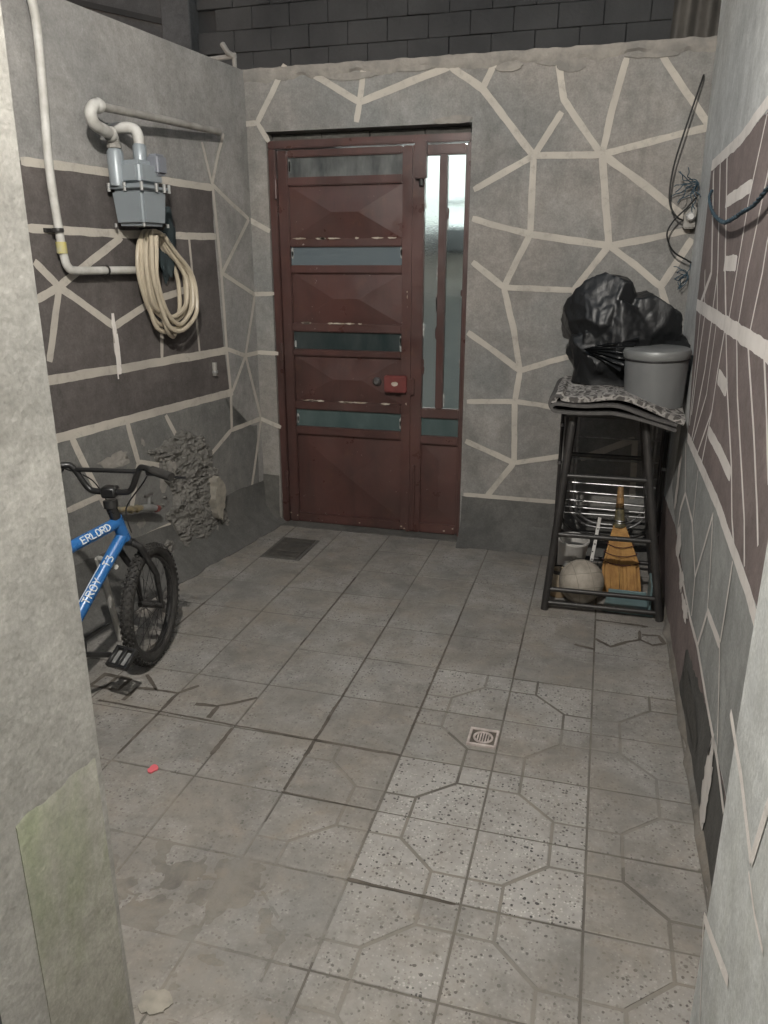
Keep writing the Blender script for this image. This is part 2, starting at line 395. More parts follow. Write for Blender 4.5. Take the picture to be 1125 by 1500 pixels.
def paint_patch(name, poly, fr, parent, m, d=.0012, jit=.006, step=.03):
    """flat painted field with slightly wandering edges"""
    pts = []
    for (a, b), (c, e) in zip(poly, poly[1:] + poly[:1]):
        n = max(1, int(math.hypot(c - a, e - b) / step))
        for k in range(n):
            u = a + (c - a) * k / n; v = b + (e - b) * k / n
            pts.append((u + jit * noise.noise((u * 30, v * 30, 1.7)), v + jit * noise.noise((u * 30, v * 30, 7.7))))
    bm = nb(); bm.faces.new([bm.verts.new(fr(u, v, d)) for u, v in pts])
    bmesh.ops.triangulate(bm, faces=bm.faces)
    return part(name, bm, m, parent, smooth=False)
def blob(cu, cv, ru, rv, n=22, rough=.35, seed=0):
    return [(cu + ru * math.cos(a) * (1 + rough * noise.noise((math.cos(a) * 1.7, math.sin(a) * 1.7, seed)) + rough * .6 * noise.noise((math.cos(a) * 5, math.sin(a) * 5, seed))),
             cv + rv * math.sin(a) * (1 + rough * noise.noise((math.cos(a) * 1.7, math.sin(a) * 1.7, seed + 3)) + rough * .6 * noise.noise((math.cos(a) * 5, math.sin(a) * 5, seed + 3)))) for a in [2 * math.pi * k / n for k in range(n)]]
def wallbox(bm, fr, u0, u1, v0, v1, depth, nu=1, nv=1):
    """solid wall slab, its face on the plane of fr and its bulk behind"""
    return prism(bm, [(u0, v0), (u1, v0), (u1, v1), (u0, v1)], 0, -depth, fr)

# painted line work, in wall coordinates (along the wall, height) with brush widths
BACK_LINES = [([(-1.61, 2.506), (-1.455, 2.416), (-1.308, 2.332)], 0.045),
    ([(-1.285, 2.493), (-1.296, 2.41), (-1.308, 2.332)], 0.045),
    ([(-1.308, 2.332), (-1.062, 2.407), (-0.837, 2.47)], 0.05),
    ([(-1.308, 2.332), (-1.327, 2.241)], 0.045),
    ([(-0.837, 2.47), (-0.673, 2.362), (-0.538, 2.204), (-0.405, 2.051)], 0.05),
    ([(-0.673, 2.362), (-0.608, 2.492)], 0.045),
    ([(-0.405, 2.051), (-0.561, 1.972), (-0.701, 1.901)], 0.045),
    ([(-0.405, 2.051), (-0.283, 2.241)], 0.045),
    ([(-0.405, 2.051), (-0.084, 2.044)], 0.045),
    ([(-0.405, 2.051), (-0.404, 1.856), (-0.401, 1.684)], 0.045),
    ([(-0.319, 2.483), (-0.277, 2.294), (-0.084, 2.047)], 0.045),
    ([(-0.078, 2.047), (-0.047, 2.242), (-0.001, 2.455)], 0.045),
    ([(-0.078, 2.047), (0.163, 2.098), (0.399, 2.147)], 0.045),
    ([(-0.078, 2.047), (0.136, 1.9), (0.357, 1.736)], 0.05),
    ([(-0.078, 2.047), (-0.009, 1.626)], 0.05),
    ([(0.399, 2.147), (0.26, 2.319), (0.156, 2.454)], 0.045),
    ([(-0.401, 1.684), (-0.549, 1.719), (-0.703, 1.764)], 0.045),
    ([(-0.401, 1.684), (-0.009, 1.626)], 0.05),
    ([(-0.401, 1.684), (-0.46, 1.562), (-0.524, 1.422)], 0.045),
    ([(-0.009, 1.626), (0.176, 1.657), (0.361, 1.696)], 0.045),
    ([(-0.009, 1.626), (-0.167, 1.411)], 0.045),
    ([(-0.009, 1.626), (0.123, 1.535), (0.257, 1.431)], 0.045),
    ([(-0.524, 1.422), (-0.695, 1.549)], 0.045),
    ([(-0.524, 1.422), (-0.167, 1.411)], 0.042),
    ([(-0.524, 1.422), (-0.464, 1.217), (-0.416, 0.992)], 0.045),
    ([(-0.167, 1.411), (-0.106, 1.293)], 0.045),
    ([(0.257, 1.431), (0.378, 1.655)], 0.05),
    ([(0.257, 1.431), (0.31, 1.3)], 0.045),
    ([(-0.416, 0.992), (-0.556, 1.089), (-0.708, 1.187)], 0.045),
    ([(-0.416, 0.992), (-0.264, 1.044), (-0.074, 1.103)], 0.042),
    ([(-0.416, 0.992), (-0.436, 0.824)], 0.045),
    ([(-0.699, 0.812), (-0.436, 0.824)], 0.04),
    ([(-0.436, 0.824), (-0.303, 0.812), (-0.048, 0.769)], 0.04),
    ([(-0.436, 0.824), (-0.422, 0.48)], 0.045),
    ([(-0.422, 0.48), (-0.7, 0.588)], 0.045),
    ([(-0.422, 0.48), (-0.168, 0.536)], 0.04),
    ([(-0.422, 0.48), (-0.567, 0.273)], 0.045),
    ([(-0.701, 0.274), (-0.567, 0.273), (-0.12, 0.269)], 0.035),
    ([(-0.065, 0.527), (0.208, 0.653)], 0.05),
    ([(0.208, 0.653), (0.225, 0.325)], 0.045),
    ([(-2.01, 2.254), (-1.885, 2.262)], 0.04),
    ([(-1.885, 2.262), (-1.795, 2.398), (-1.712, 2.528)], 0.045),
    ([(-1.885, 2.262), (-1.822, 2.166)], 0.035),
    ([(-1.982, 1.786), (-1.837, 1.713)], 0.04),
    ([(-1.972, 1.374), (-1.828, 1.379)], 0.035),
    ([(-1.947, 1.046), (-1.818, 1.042)], 0.035),
    ([(-1.96, 0.655), (-1.82, 0.605)], 0.035)]
LEFT_LINES = [([(-1.562, 1.907), (-1.324, 1.912), (-0.354, 1.912)], 0.045),
    ([(-1.572, 1.67), (-1.054, 1.665), (-0.346, 1.675)], 0.045),
    ([(-1.607, 1.086), (-1.04, 1.084), (-0.304, 1.086)], 0.055),
    ([(-1.613, 0.842), (-1.074, 0.848), (-0.276, 0.852)], 0.055),
    ([(-0.347, 1.922), (-0.319, 1.528), (-0.311, 1.087), (-0.297, 0.848)], 0.028),
    ([(-0.297, 0.848), (-0.312, 0.64)], 0.03),
    ([(-1.561, 1.548), (-1.452, 1.45)], 0.045),
    ([(-1.452, 1.45), (-1.579, 1.402)], 0.045),
    ([(-1.452, 1.45), (-1.056, 1.653)], 0.045),
    ([(-1.452, 1.45), (-1.552, 1.159)], 0.045),
    ([(-1.452, 1.45), (-1.161, 1.273)], 0.045),
    ([(-1.161, 1.273), (-0.879, 1.374), (-0.567, 1.429)], 0.045),
    ([(-1.161, 1.273), (-1.162, 1.147)], 0.04),
    ([(-0.838, 1.277), (-0.857, 1.1)], 0.03),
    ([(-0.576, 1.671), (-0.566, 1.396), (-0.556, 1.096)], 0.022),
    ([(-1.485, 0.828), (-1.419, 0.667), (-1.332, 0.468)], 0.045),
    ([(-1.142, 0.831), (-1.096, 0.633)], 0.04),
    ([(-1.096, 0.633), (-0.913, 0.57)], 0.04),
    ([(-0.868, 0.822), (-0.785, 0.677)], 0.035),
    ([(-1.096, 0.63), (-1.174, 0.422)], 0.04),
    ([(-1.562, 0.525), (-1.356, 0.537)], 0.04),
    ([(-1.101, 0.255), (-0.901, 0.254)], 0.04),
    ([(-1.571, 0.236), (-1.35, 0.235)], 0.045),
    ([(-0.352, 1.928), (-0.282, 2.081), (-0.222, 2.181)], 0.025),
    ([(-0.352, 1.928), (-0.416, 2.118)], 0.025),
    ([(-0.352, 1.928), (-0.19, 1.848), (-0.026, 1.777)], 0.03),
    ([(-0.026, 1.777), (-0.311, 1.493)], 0.03),
    ([(-0.311, 1.493), (-0.002, 1.371)], 0.03),
    ([(-0.002, 1.371), (-0.133, 1.039)], 0.03),
    ([(-0.316, 1.095), (-0.133, 1.039), (0.049, 1.045)], 0.032),
    ([(-0.133, 1.039), (-0.282, 0.857)], 0.03),
    ([(-0.133, 1.039), (-0.002, 0.652)], 0.03),
    ([(-0.002, 0.652), (-0.319, 0.641)], 0.035),
    ([(-0.319, 0.641), (-0.525, 0.544)], 0.035),
    ([(-0.002, 0.652), (-0.145, 0.248)], 0.03),
    ([(-0.145, 0.248), (-0.416, 0.239)], 0.04)]
RIGHT_LINES = [([(3.792, 1.934), (3.012, 1.929), (2.562, 1.962), (2.271, 1.978)], 0.05),
    ([(3.726, 1.37), (2.771, 1.351), (2.056, 1.336), (1.787, 1.329)], 0.06),
    ([(3.452, 0.836), (2.492, 0.83), (1.877, 0.793), (1.72, 0.771)], 0.05),
    ([(3.692, 1.905), (3.334, 1.505), (3.593, 1.373)], 0.04),
    ([(3.497, 1.922), (3.153, 1.507), (3.16, 1.365)], 0.03),
    ([(3.306, 1.918), (2.957, 1.508), (2.782, 1.353)], 0.03),
    ([(2.535, 1.929), (2.655, 1.72), (2.701, 1.511), (2.734, 1.356)], 0.022),
    ([(2.344, 1.862), (2.411, 1.728), (2.509, 1.513), (2.539, 1.359)], 0.022),
    ([(2.198, 1.675), (2.261, 1.59), (2.266, 1.515), (2.328, 1.356)], 0.022),
    ([(3.176, 1.749), (2.638, 1.756)], 0.05),
    ([(3.005, 1.539), (2.727, 1.539)], 0.06),
    ([(3.563, 1.516), (3.412, 1.364)], 0.022),
    ([(3.169, 1.518), (3.008, 1.361)], 0.02),
    ([(3.544, 1.357), (3.493, 1.17), (3.436, 0.888)], 0.03),
    ([(3.374, 1.346), (3.404, 1.18), (3.409, 0.937)], 0.03),
    ([(3.145, 1.341), (3.16, 1.154), (3.318, 0.824)], 0.03),
    ([(3.008, 1.338), (3.026, 1.083), (3.269, 0.842)], 0.02),
    ([(2.788, 1.33), (2.825, 1.196), (2.839, 1.052), (2.931, 0.826)], 0.026),
    ([(2.758, 1.333), (2.573, 1.169), (2.309, 0.987), (2.189, 0.87), (2.087, 0.807)], 0.022),
    ([(2.529, 1.33), (2.37, 1.175), (2.024, 0.922), (1.937, 0.826)], 0.022),
    ([(2.33, 1.333), (2.068, 1.136), (1.896, 0.989), (1.827, 0.92)], 0.022),
    ([(2.087, 1.33), (1.949, 1.201), (1.821, 1.069)], 0.022),
    ([(2.798, 1.182), (2.579, 1.168)], 0.06),
    ([(2.853, 0.983), (2.558, 0.976), (2.303, 0.963)], 0.05),
    ([(2.839, 1.052), (3.091, 0.833)], 0.022),
    ([(3.481, 0.801), (3.296, 0.636)], 0.025),
    ([(3.281, 0.633), (3.386, 0.532), (3.396, 0.419)], 0.035),
    ([(3.281, 0.633), (2.963, 0.61), (2.712, 0.488)], 0.025),
    ([(2.987, 0.808), (2.951, 0.614)], 0.02),
    ([(2.509, 0.786), (2.602, 0.642), (2.712, 0.488)], 0.026),
    ([(2.506, 0.772), (2.425, 0.633), (2.365, 0.51)], 0.02),
    ([(2.088, 0.783), (2.09, 0.648), (2.093, 0.541)], 0.022),
    ([(2.712, 0.488), (2.671, 0.354)], 0.025),
    ([(2.362, 0.512), (2.459, 0.346)], 0.03),
    ([(2.362, 0.512), (2.097, 0.532)], 0.035),
    ([(2.097, 0.532), (1.999, 0.417), (1.92, 0.305)], 0.018),
    ([(3.377, 0.365), (2.7, 0.333), (2.456, 0.343), (2.177, 0.312), (1.908, 0.293), (1.739, 0.253)], 0.03)]
PIER_LINES = [([(1.352, 0.756), (1.196, 0.723), (1.06, 0.674)], 0.02),
    ([(1.06, 0.674), (1.022, 0.817)], 0.022),
    ([(1.063, 0.653), (0.995, 0.635), (0.93, 0.636)], 0.009),
    ([(1.3, 0.332), (1.174, 0.383), (1.066, 0.429)], 0.022),
    ([(1.306, 0.33), (1.248, 0.246), (1.195, 0.174)], 0.006)]

# ================================================================== THE SETTING
gb = nb(); b2(gb, (-30, -30, -.3), (30, 30, -.012))
ground = part('ground', gb, GROUT, loc=(0, 0, 0), smooth=False); tag(ground, kind='structure')
floor = link(bpy.data.objects.new('floor', None)); ORG[floor] = Vector((0, 0, 0)); tag(floor, kind='structure')
fb = nb(); b2(fb, (-2.5, -.2, -.01), (.42, 4.5, -.0026))
part('grout_bed', fb, GROUT, floor, smooth=False)

def tile_mesh(par, w, h, filled, name):
    """one cast terrazzo tile: two small squares and two five-sided fields parted by grooves"""
    bm = nb(); g = .0088 if not filled else .007; k = .31; top = 0.0; hw, hh = w / 2, h / 2; jx = .0034
    x0, x1, y0, y1 = -hw + jx, hw - jx, -hh + jx, hh - jx
    sx = w * k; sy = h * k; q = g / 2
    polys = [[(x1 - sx + q, y1 - sy + q), (x1, y1 - sy + q), (x1, y1), (x1 - sx + q, y1)],
             [(x0, y0), (x0 + sx - q, y0), (x0 + sx - q, y0 + sy - q), (x0, y0 + sy - q)]]
    # diagonal runs from the inner corner of one small square to the inner corner of the other
    a = Vector((x1 - sx, y1 - sy)); b = Vector((x0 + sx, y0 + sy)); t = (a - b).normalized(); n = Vector((-t.y, t.x)) * q
    polys.append([(x0, y0 + sy + q), (b.x + n.x - q * .4, y0 + sy + q), (a.x + n.x, a.y + n.y + q * .2), (x1 - sx - q, y1 - sy + q), (x1 - sx - q, y1), (x0, y1)])
    polys.append([(x0 + sx + q, y0), (x1, y0), (x1, y1 - sy - q), (a.x - n.x + q * .4, y1 - sy - q), (b.x - n.x, b.y - n.y - q * .2), (x0 + sx + q, y0 + sy - q)])
    if par: polys = [[(-x, y) for x, y in p][::-1] for p in polys]
    for p in polys:
        c = sum((Vector(v) for v in p), Vector((0, 0))) / len(p); e = .0022
        lo = [bm.verts.new((x, y, -.004)) for x, y in p]
        mid = [bm.verts.new((x, y, -.0012)) for x, y in p]
        hi = [bm.verts.new((x - e * (1 if x > c.x else -1), y - e * (1 if y > c.y else -1), top)) for x, y in p]
        for A, B in ((lo, mid), (mid, hi)):
            for i in range(len(p)): bm.faces.new((A[i], A[(i + 1) % len(p)], B[(i + 1) % len(p)], B[i]))
        bm.faces.new(hi)
    gz = -.0018 if not filled else -.0007
    f = quad(bm, (x0, y0, gz), (x1, y0, gz), (x1, y1, gz), (x0, y1, gz)); f.material_index = 0 if filled else 1
    me = mesh(name, bm, [TILE, GROOVE], False); return me
XS = [-.528 + .3 * k for k in range(-7, 4)]
YS = [.135, .415, .695, .975, 1.255, 1.535, 1.815, 2.095, 2.39, 2.69, 2.99, 3.29, 3.60, 3.90, 4.21]
YS = [-.145] + YS
cache = {}
clean = {(-.528, 1.815): .20, (-.528, 1.535): .12, (-.228, 1.815): .28, (-.228, 1.535): .12, (-.528, 2.39): .48, (-.228, 2.39): .52, (-.528, 1.255): .56, (-.228, 1.255): .66,
         (-.528, 2.095): .72, (-.228, 2.095): .66, (.072, 1.535): .82, (.072, 1.815): .80, (.072, 2.095): .80, (.072, 2.39): .80, (-.528, .975): .72, (-.228, .975): .72, (.072, 1.255): .72, (-.828, 1.535): .80, (-.828, 1.255): .84, (-.828, .975): .88, (.072, .975): .75, (-.828, 1.815): .86}
for i, x in enumerate(XS):
    for j in range(len(YS) - 1):
        y0, y1 = YS[j], YS[j + 1]; x1 = x + .3
        if x < -2.3: continue
        par = (i + j) % 2; h = y1 - y0
        wdt = .3
        filled = (y0 > 2.6) or (x < -.9) or (x < -.6 and (y0 > 2.0 or y0 < 1.4))
        key = (par, round(h, 3), filled)
        if key not in cache: cache[key] = tile_mesh(par, .3, h, filled, 'floor_tile')
        o = link(bpy.data.objects.new('floor_tile', cache[key])); o.parent = floor
        rr = random.Random(i * 100 + j)
        o.location = (x + .15, (y0 + y1) / 2, rr.uniform(-.0012, .0012)); o.rotation_euler = (rr.uniform(-.003, .003), rr.uniform(-.003, .003), rr.uniform(-.004, .004))
        d = clean.get((round(x, 3), y0)); o['dirt'] = d if d is not None else ((.95 if x < -.85 and y0 < 1.7 else .78) if filled else .66) + rr.uniform(-.12, .12)

# oily black joints and grooves on the floor, with bike shadow drawn among them
def joint(name, pts, w, z=.0012):
    bm = nb(); strip(bm, pts, w, lambda a, b, d: Vector((a, b, d)), z, .4, .012, seed=len(pts) * 3.3 + pts[0][0]); return part(name, bm, DARKLINE, floor, smooth=False)
for pts, w in [([(-.828, 2.0), (-.828, 2.45)], .011), ([(-.83, 1.83), (-.829, 2.0)], .007), ([(-.828, 2.5), (-.828, 3.25)], .006), ([(-.528, 2.15), (-.528, 3.3)], .007), ([(-1.128, 2.72), (-1.128, 3.5)], .007),
               ([(-1.69, 2.118), (-1.3, 2.108), (-.828, 2.097)], .008), ([(-.828, 2.097), (-.528, 2.092)], .011), ([(-1.128, 2.085), (-1.128, 1.93)], .014), ([(-1.428, 1.85), (-1.428, 2.2)], .009), ([(-1.728, 2.42), (-1.728, 3.05)], .009),
               ([(-.228, 2.7), (-.228, 3.1)], .006), ([(.072, 2.9), (.072, 3.3)], .006), ([(-.834, 1.818), (-.543, 1.812)], .005), ([(-.53, 1.538), (-.24, 1.532)], .009)]:
    joint('joint_line', pts, w)
for pts in [  # dark grooves by wheel and stool, plus bike and pedal shadow drawn as lines
    [(-1.43, 2.13), (-1.43, 2.24), (-1.52, 2.24), (-1.62, 2.33)], [(-1.43, 2.24), (-1.38, 2.31)], [(-1.24, 2.12), (-1.24, 2.20), (-1.13, 2.29)], [(-1.24, 2.20), (-1.33, 2.19)],
    [(-1.60, 2.14), (-1.6, 2.23), (-1.52, 2.24)], [(-1.78, 2.2), (-1.66, 2.2), (-1.66, 2.28), (-1.78, 2.29), (-1.78, 2.2)], [(-1.72, 2.2), (-1.72, 2.28)],  # closed figure is the pedal's cast shadow, drawn in
    [(.075, 3.12), (.14, 3.06), (.2, 3.12), (.26, 3.16), (.26, 3.25)], [(.26, 3.16), (.31, 3.12), (.36, 3.15), (.34, 3.22), (.27, 3.21)], [(-.01, 3.04), (.072, 3.02)], [(.072, 3.31), (.3, 3.30)]]:
    joint('groove_and_shadow_line', pts, .015, .0016)

# dried mud smeared over the tiles
mb = nb(); N = 150; grid = []
mx0, mx1, my0, my1 = -1.95, -.42, .55, 2.1
for i in range(N + 1):
    row = []
    for j in range(N + 1):
        x = mx0 + (mx1 - mx0) * i / N; y = my0 + (my1 - my0) * j / N
        u = (x + .98) / .46; v = (y - 1.28) / .46
        m = 1 - (u * u + v * v) ** .5 * .95 + .75 * fbm(x * 3.1, y * 3.1, 4.2, 5)
        row.append(mb.verts.new((x, y, max(-.004, min(.0016, m * .0024 - .0028 + .0028 * fbm(x * 11, y * 11, 2.2, 5))) + .0006 * fbm(x * 20, y * 20, 1.1, 3))))
    grid.append(row)
for i in range(N):
    for j in range(N): mb.faces.new((grid[i][j], grid[i + 1][j], grid[i + 1][j + 1], grid[i][j + 1]))
tag(part('dried_mud', mb, MUD, loc=(-1, 1.3, 0)), 'grey brown dried cement mud smeared over the floor tiles', 'mud', kind='stuff')

# ------------------------------------------------------------------ back wall with the door opening
OX0, OX1, OZ = -1.84, -.72, 2.215; TOPZ = 2.50
bw = thing('back_wall', 'grey plastered courtyard wall with cream crazy-paving lines around a brown metal door', 'wall', (-.8, 4.22, 0))
b = nb()
wallbox(b, fB, -2.3, OX0, -.05, TOPZ, .2); wallbox(b, fB, OX1, .6, -.05, TOPZ, .2); wallbox(b, fB, OX0, OX1, OZ, TOPZ, .2)
part('wall_body', b, BACK_PL, bw, smooth=False)
paint_lines([(p, w * .70) for p, w in BACK_LINES], fB, bw, CREAM)
# crumbling mortar along the top
b = nb(); n = 110; rows = []
for i in range(n + 1):
    x = -1.98 + 2.40 * i / n
    a = .030 * fbm(x * 9, 1.3, 0, 5); c = .005 * fbm(x * 16, 7.3, 0, 4)
    prof = [(-.003, TOPZ - .045 + a), (.010 + c, TOPZ - .02 + a * .5), (.008 + c, TOPZ + .018 + c), (-.06, TOPZ + .03 + c), (-.15, TOPZ + .025 + c), (-.205, TOPZ - .03)]
    rows.append([b.verts.new(fB(x, z, d)) for d, z in prof])
for r0, r1 in zip(rows, rows[1:]):
    for k in range(len(r0) - 1): b.faces.new((r0[k], r1[k], r1[k + 1], r0[k + 1]))
part('coping', b, COPING, bw)
def skirt(fr, u0, u1, h, out, name, parent, m, n=40, seed=0):
    b = nb(); rows = []
    for i in range(n + 1):
        u = u0 + (u1 - u0) * i / n; e = .03 * fbm(u * 5, seed, 0, 4); e2 = .03 * fbm(u * 6, seed + 4, 0, 4)
        rows.append([b.verts.new(fr(u, z, d)) for d, z in ((-.002, h + e * .5), (.004, h + e * .5 - .004), (.018 + e * .1, h * .45), (out * .55 + e2, .05), (out + e2, .004), (out + e2, -.01))])
    for r0, r1 in zip(rows, rows[1:]):
        for k in range(len(r0) - 1): b.faces.new((r0[k], r1[k], r1[k + 1], r0[k + 1]))
    return part(name, b, m, parent)
skirt(fB, OX1 + .01, .40, .262, .15, 'skirting', bw, CEMENT, 40, 1.1)
skirt(fB, -2.05, OX0 - .005, .30, .05, 'skirting', bw, SKIRT, 10, 3.1)
b = nb(); b2(b, (OX0 - .01, 4.16, -.008), (OX1 + .02, 4.45, .004)); part('threshold', b, SKIRT, bw, smooth=False)
# broken plaster above the door's corner
for k, (x, z, rx, rz) in enumerate([(-.80, 2.232, .09, .018), (-.87, 2.225, .05, .012)]):
    bb = nb(); prism(bb, blob(x, z, rx, rz, 40, .25, k * 5.1), -.004, .0063 + k * .0007, fB); part('broken_plaster', bb, COPING, bw, smooth=False)
for k, (x, z, rx, rz) in enumerate([(-.25, 2.44, .07, .03), (-.32, 2.46, .09, .02), (-1.35, 2.455, .14, .018), (-1.02, 2.47, .1, .014), (.12, 2.46, .12, .012), (-.55, 2.45, .07, .02)]):
    bb = nb(); prism(bb, blob(x, z, rx, rz, 40, .25, 40 + k * 5.1), -.004, .0042 + k * .0006, fB); part('broken_plaster', bb, COPING, bw, smooth=False)

# ------------------------------------------------------------------ left wall
lw = thing('left_wall', 'grey plastered side wall with a dark brown painted band and cream lines', 'wall', fL(-1.4, 0, 0))
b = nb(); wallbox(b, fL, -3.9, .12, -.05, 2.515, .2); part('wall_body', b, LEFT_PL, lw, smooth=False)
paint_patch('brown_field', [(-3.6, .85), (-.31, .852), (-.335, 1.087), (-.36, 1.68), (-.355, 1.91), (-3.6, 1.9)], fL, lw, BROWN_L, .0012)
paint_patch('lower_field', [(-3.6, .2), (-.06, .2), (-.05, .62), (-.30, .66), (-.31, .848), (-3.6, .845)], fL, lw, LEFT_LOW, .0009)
paint_lines([(p, w * .74) for p, w in LEFT_LINES], fL, lw, CREAM, .0018)
skirt(fL, -3.6, .02, .27, .14, 'skirting', lw, CEMENT, 70, 6.1)
for k, (s, z, rs, rz) in enumerate([(-1.23, .68, .10, .03), (-.93, .50, .035, .045), (-.90, .62, .012, .03), (-1.12, .33, .03, .02), (-1.3, .42, .02, .02), (-1.05, .72, .012, .018)]):
    paint_patch('pale_patch', blob(s, z, rs, rz, 24, .8, k * 3.3), fL, lw, COPING, .0038 + k * .0001, 0)
drip = [([(-1.165, 1.33), (-1.162, 1.22), (-1.158, 1.06)], .022), ([(-1.150, 1.24), (-1.148, 1.1)], .009), ([(-1.172, 1.2), (-1.17, 1.04)], .008)]
for i, (p, w) in enumerate(drip): part('paint_drip', strip(nb(), p, w, fL, .0036 + i * .0001, .5, .02, seed=i), CREAM_R, lw, smooth=False)
# rough unfinished mortar thrown over the pipe chase
b = nb(); NU, NV = 170, 220; G = []
for i in range(NU + 1):
    row = []
    for j in range(NV + 1):
        s = -1.06 + .68 * i / NU; z = -.02 + .80 * j / NV
        cx = -.73 + .04 * math.sin(z * 7); wd = .215 + .04 * math.sin(z * 9 + 1) - .06 * max(0, z - .5) / .2
        m = 1 - abs(s - cx) / wd - max(0, (z - .62) / .09) ** 2 * .6 + .60 * fbm(s * 8, z * 8, 3.3, 5)
        h = max(-.012, min(.012, m * .02))
        if h > 0: h += .015 * fbm(s * 13, z * 13, 1.0, 3) + .014 * abs(noise.noise((s * 11, z * 15, 5))) + .012 * (1 - 2 * abs(noise.noise((s * 34, z * 40, 3)))) + .006 * noise.noise((s * 85, z * 85, 8))
        row.append(b.verts.new(fL(s, z, h + .002)))
    G.append(row)
for i in range(NU):
    for j in range(NV): b.faces.new((G[i][j], G[i + 1][j], G[i + 1][j + 1], G[i][j + 1]))
part('rough_mortar', b, MORTAR, lw)
b = nb(); prism(b, blob(-.535, .31, .042, .115, 40, .45, 2.2), 0, .060, fL); part('plaster_chip', b, SCRAP, lw, smooth=False)
b = nb(); prism(b, blob(-.885, .55, .03, .05, 24, .6, 8.2), 0, .03, fL); part('plaster_chip', b, COPING, lw, smooth=False)

# ------------------------------------------------------------------ right wall
rw = thing('right_wall', 'grey side wall with a purple brown painted band crossed by thin pale lines', 'wall', (RX, 2.9, 0))
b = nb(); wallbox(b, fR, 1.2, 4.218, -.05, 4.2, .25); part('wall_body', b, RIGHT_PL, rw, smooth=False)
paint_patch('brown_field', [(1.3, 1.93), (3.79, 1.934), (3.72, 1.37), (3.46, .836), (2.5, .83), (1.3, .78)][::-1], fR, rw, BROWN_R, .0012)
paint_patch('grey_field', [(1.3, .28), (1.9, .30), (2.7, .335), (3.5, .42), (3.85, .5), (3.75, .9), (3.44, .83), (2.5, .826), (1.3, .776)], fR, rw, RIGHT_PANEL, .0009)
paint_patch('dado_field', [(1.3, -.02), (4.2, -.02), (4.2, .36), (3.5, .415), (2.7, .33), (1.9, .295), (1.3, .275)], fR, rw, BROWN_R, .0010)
paint_lines([(p, w * (.72 if w <= .03 else .85)) for p, w in RIGHT_LINES], fR, rw, CREAM_R, .0018)
for k, (y, z, ry, rz) in enumerate([(3.3, .42, .09, .06), (3.05, .34, .07, .05), (2.85, .30, .10, .03), (3.6, .6, .05, .14)]):
    paint_patch('torn_paint', blob(y, z, ry, rz, 60, .6, k * 4.3), fR, rw, CREAM_R, .0038 + k * .0001, 0)
paint_patch('bare_cement', [(1.3, .0), (2.75, .0), (2.7, .2), (2.45, .26), (2.2, .29), (1.3, .27)], fR, rw, CEMENT, .0014, .03)
paint_patch('grey_streak', blob(2.45, .12, .26, .06, 60, .3, 77), fR, rw, SKIRT, .0030, 0)
paint_patch('torn_paint', blob(1.98, .155, .055, .14, 60, .55, 97), fR, rw, CREAM_R, .0048, 0)
b = nb(); rows = []
for i in range(61):
    y = 1.25 + 3.0 * i / 60; e = .02 * fbm(y * 6, 3, 9, 4)
    rows.append([b.verts.new(fR(y, z, d)) for d, z in ((-.002, .03 + e), (.006 + e * .3, .015 + e * .5), (.014 + e, .003), (.014 + e, -.008))])
for r0, r1 in zip(rows, rows[1:]):
    for k in range(3): b.faces.new((r0[k], r1[k], r1[k + 1], r0[k + 1]))
part('skirting', b, MUD, rw)

# ------------------------------------------------------------------ piers of the passage the picture is taken from
def pier(name, x0, x1, y0, y1, h, label, m, seed):
    t = thing(name, label, 'pier', ((x0 + x1) / 2, y1 - .1, 0))
    b = nb(); b2(b, (x0, y0, -.05), (x1, y1, h)); bmesh.ops.subdivide_edges(b, edges=b.edges, cuts=24, use_grid_fill=True)
    for v in b.verts:
        p = v.co
        w = Vector((noise.noise((p.y * 3, p.z * 3, seed)) * (.0007), noise.noise((p.x * 3, p.z * 3, seed + 3)) * .008, 0))
        w += Vector((noise.noise((p.y * 14, p.z * 14, seed)) * .4, 3 * noise.noise((p.x * 9, p.z * 14, seed + 3)), 0)) * .0008
        v.co += w
    es = [e for e in b.edges if len(e.link_faces) == 2 and e.calc_face_angle(0) > .9]
    bmesh.ops.bevel(b, geom=es, offset=.012, segments=3, affect='EDGES')
    part('pier_body', b, m, t, ang=60); return t
pl = pier('left_pier', -1.15, PLX, -1.9, .98, 3.3, 'pale plastered pier end with a green stained lower part', PIER_PL, 2.0)
# lower render coat, stained green
b = nb(); n = 26; rows = []
for i in range(n + 1):
    y = .765 + (.955 - .765) * i / n; e = .008 * fbm(y * 22, 2.2, 0, 3)
    top = .735 - .012 * i / n + e
    rows.append([b.verts.new((PLX + d, y, z)) for d, z in ((-.002, top + .009), (.0012, top), (.0022, .5), (.002 + e * .2, .2), (.0024, -.01))])
for r0, r1 in zip(rows, rows[1:]):
    for k in range(4): b.faces.new((r0[k], r1[k], r1[k + 1], r0[k + 1]))
for r in (rows[0], rows[-1]):
    q = [b.verts.new((PLX - .01, v.co.y, v.co.z)) for v in r]
    for k in range(4): b.faces.new((r[k], r[k + 1], q[k + 1], q[k]))
part('lower_render', b, PIER_LOW, pl)
b = nb(); n = 40; L = []; Rr = []
for i in range(n + 1):
    z = .62 * i / n; e = .006 * fbm(z * 12, 9, 0, 3)
    L.append(b.verts.new((PLX + .0026, .66 + e, z))); Rr.append(b.verts.new((PLX + .0026, .672 + e + .006 * abs(noise.noise((z * 9, 0, 0))), z)))
for i in range(n): b.faces.new((L[i], L[i + 1], Rr[i + 1], Rr[i]))
part('crack', b, BRICKJ, pl, smooth=False)
for k, (y, z, ry, rz) in enumerate([]):
    b = nb(); prism(b, blob(y, z, ry, rz, 20, .6, k * 2.9), -.006, .0042, fPL); part('chipped_spot', b, COPING, pl, smooth=False)
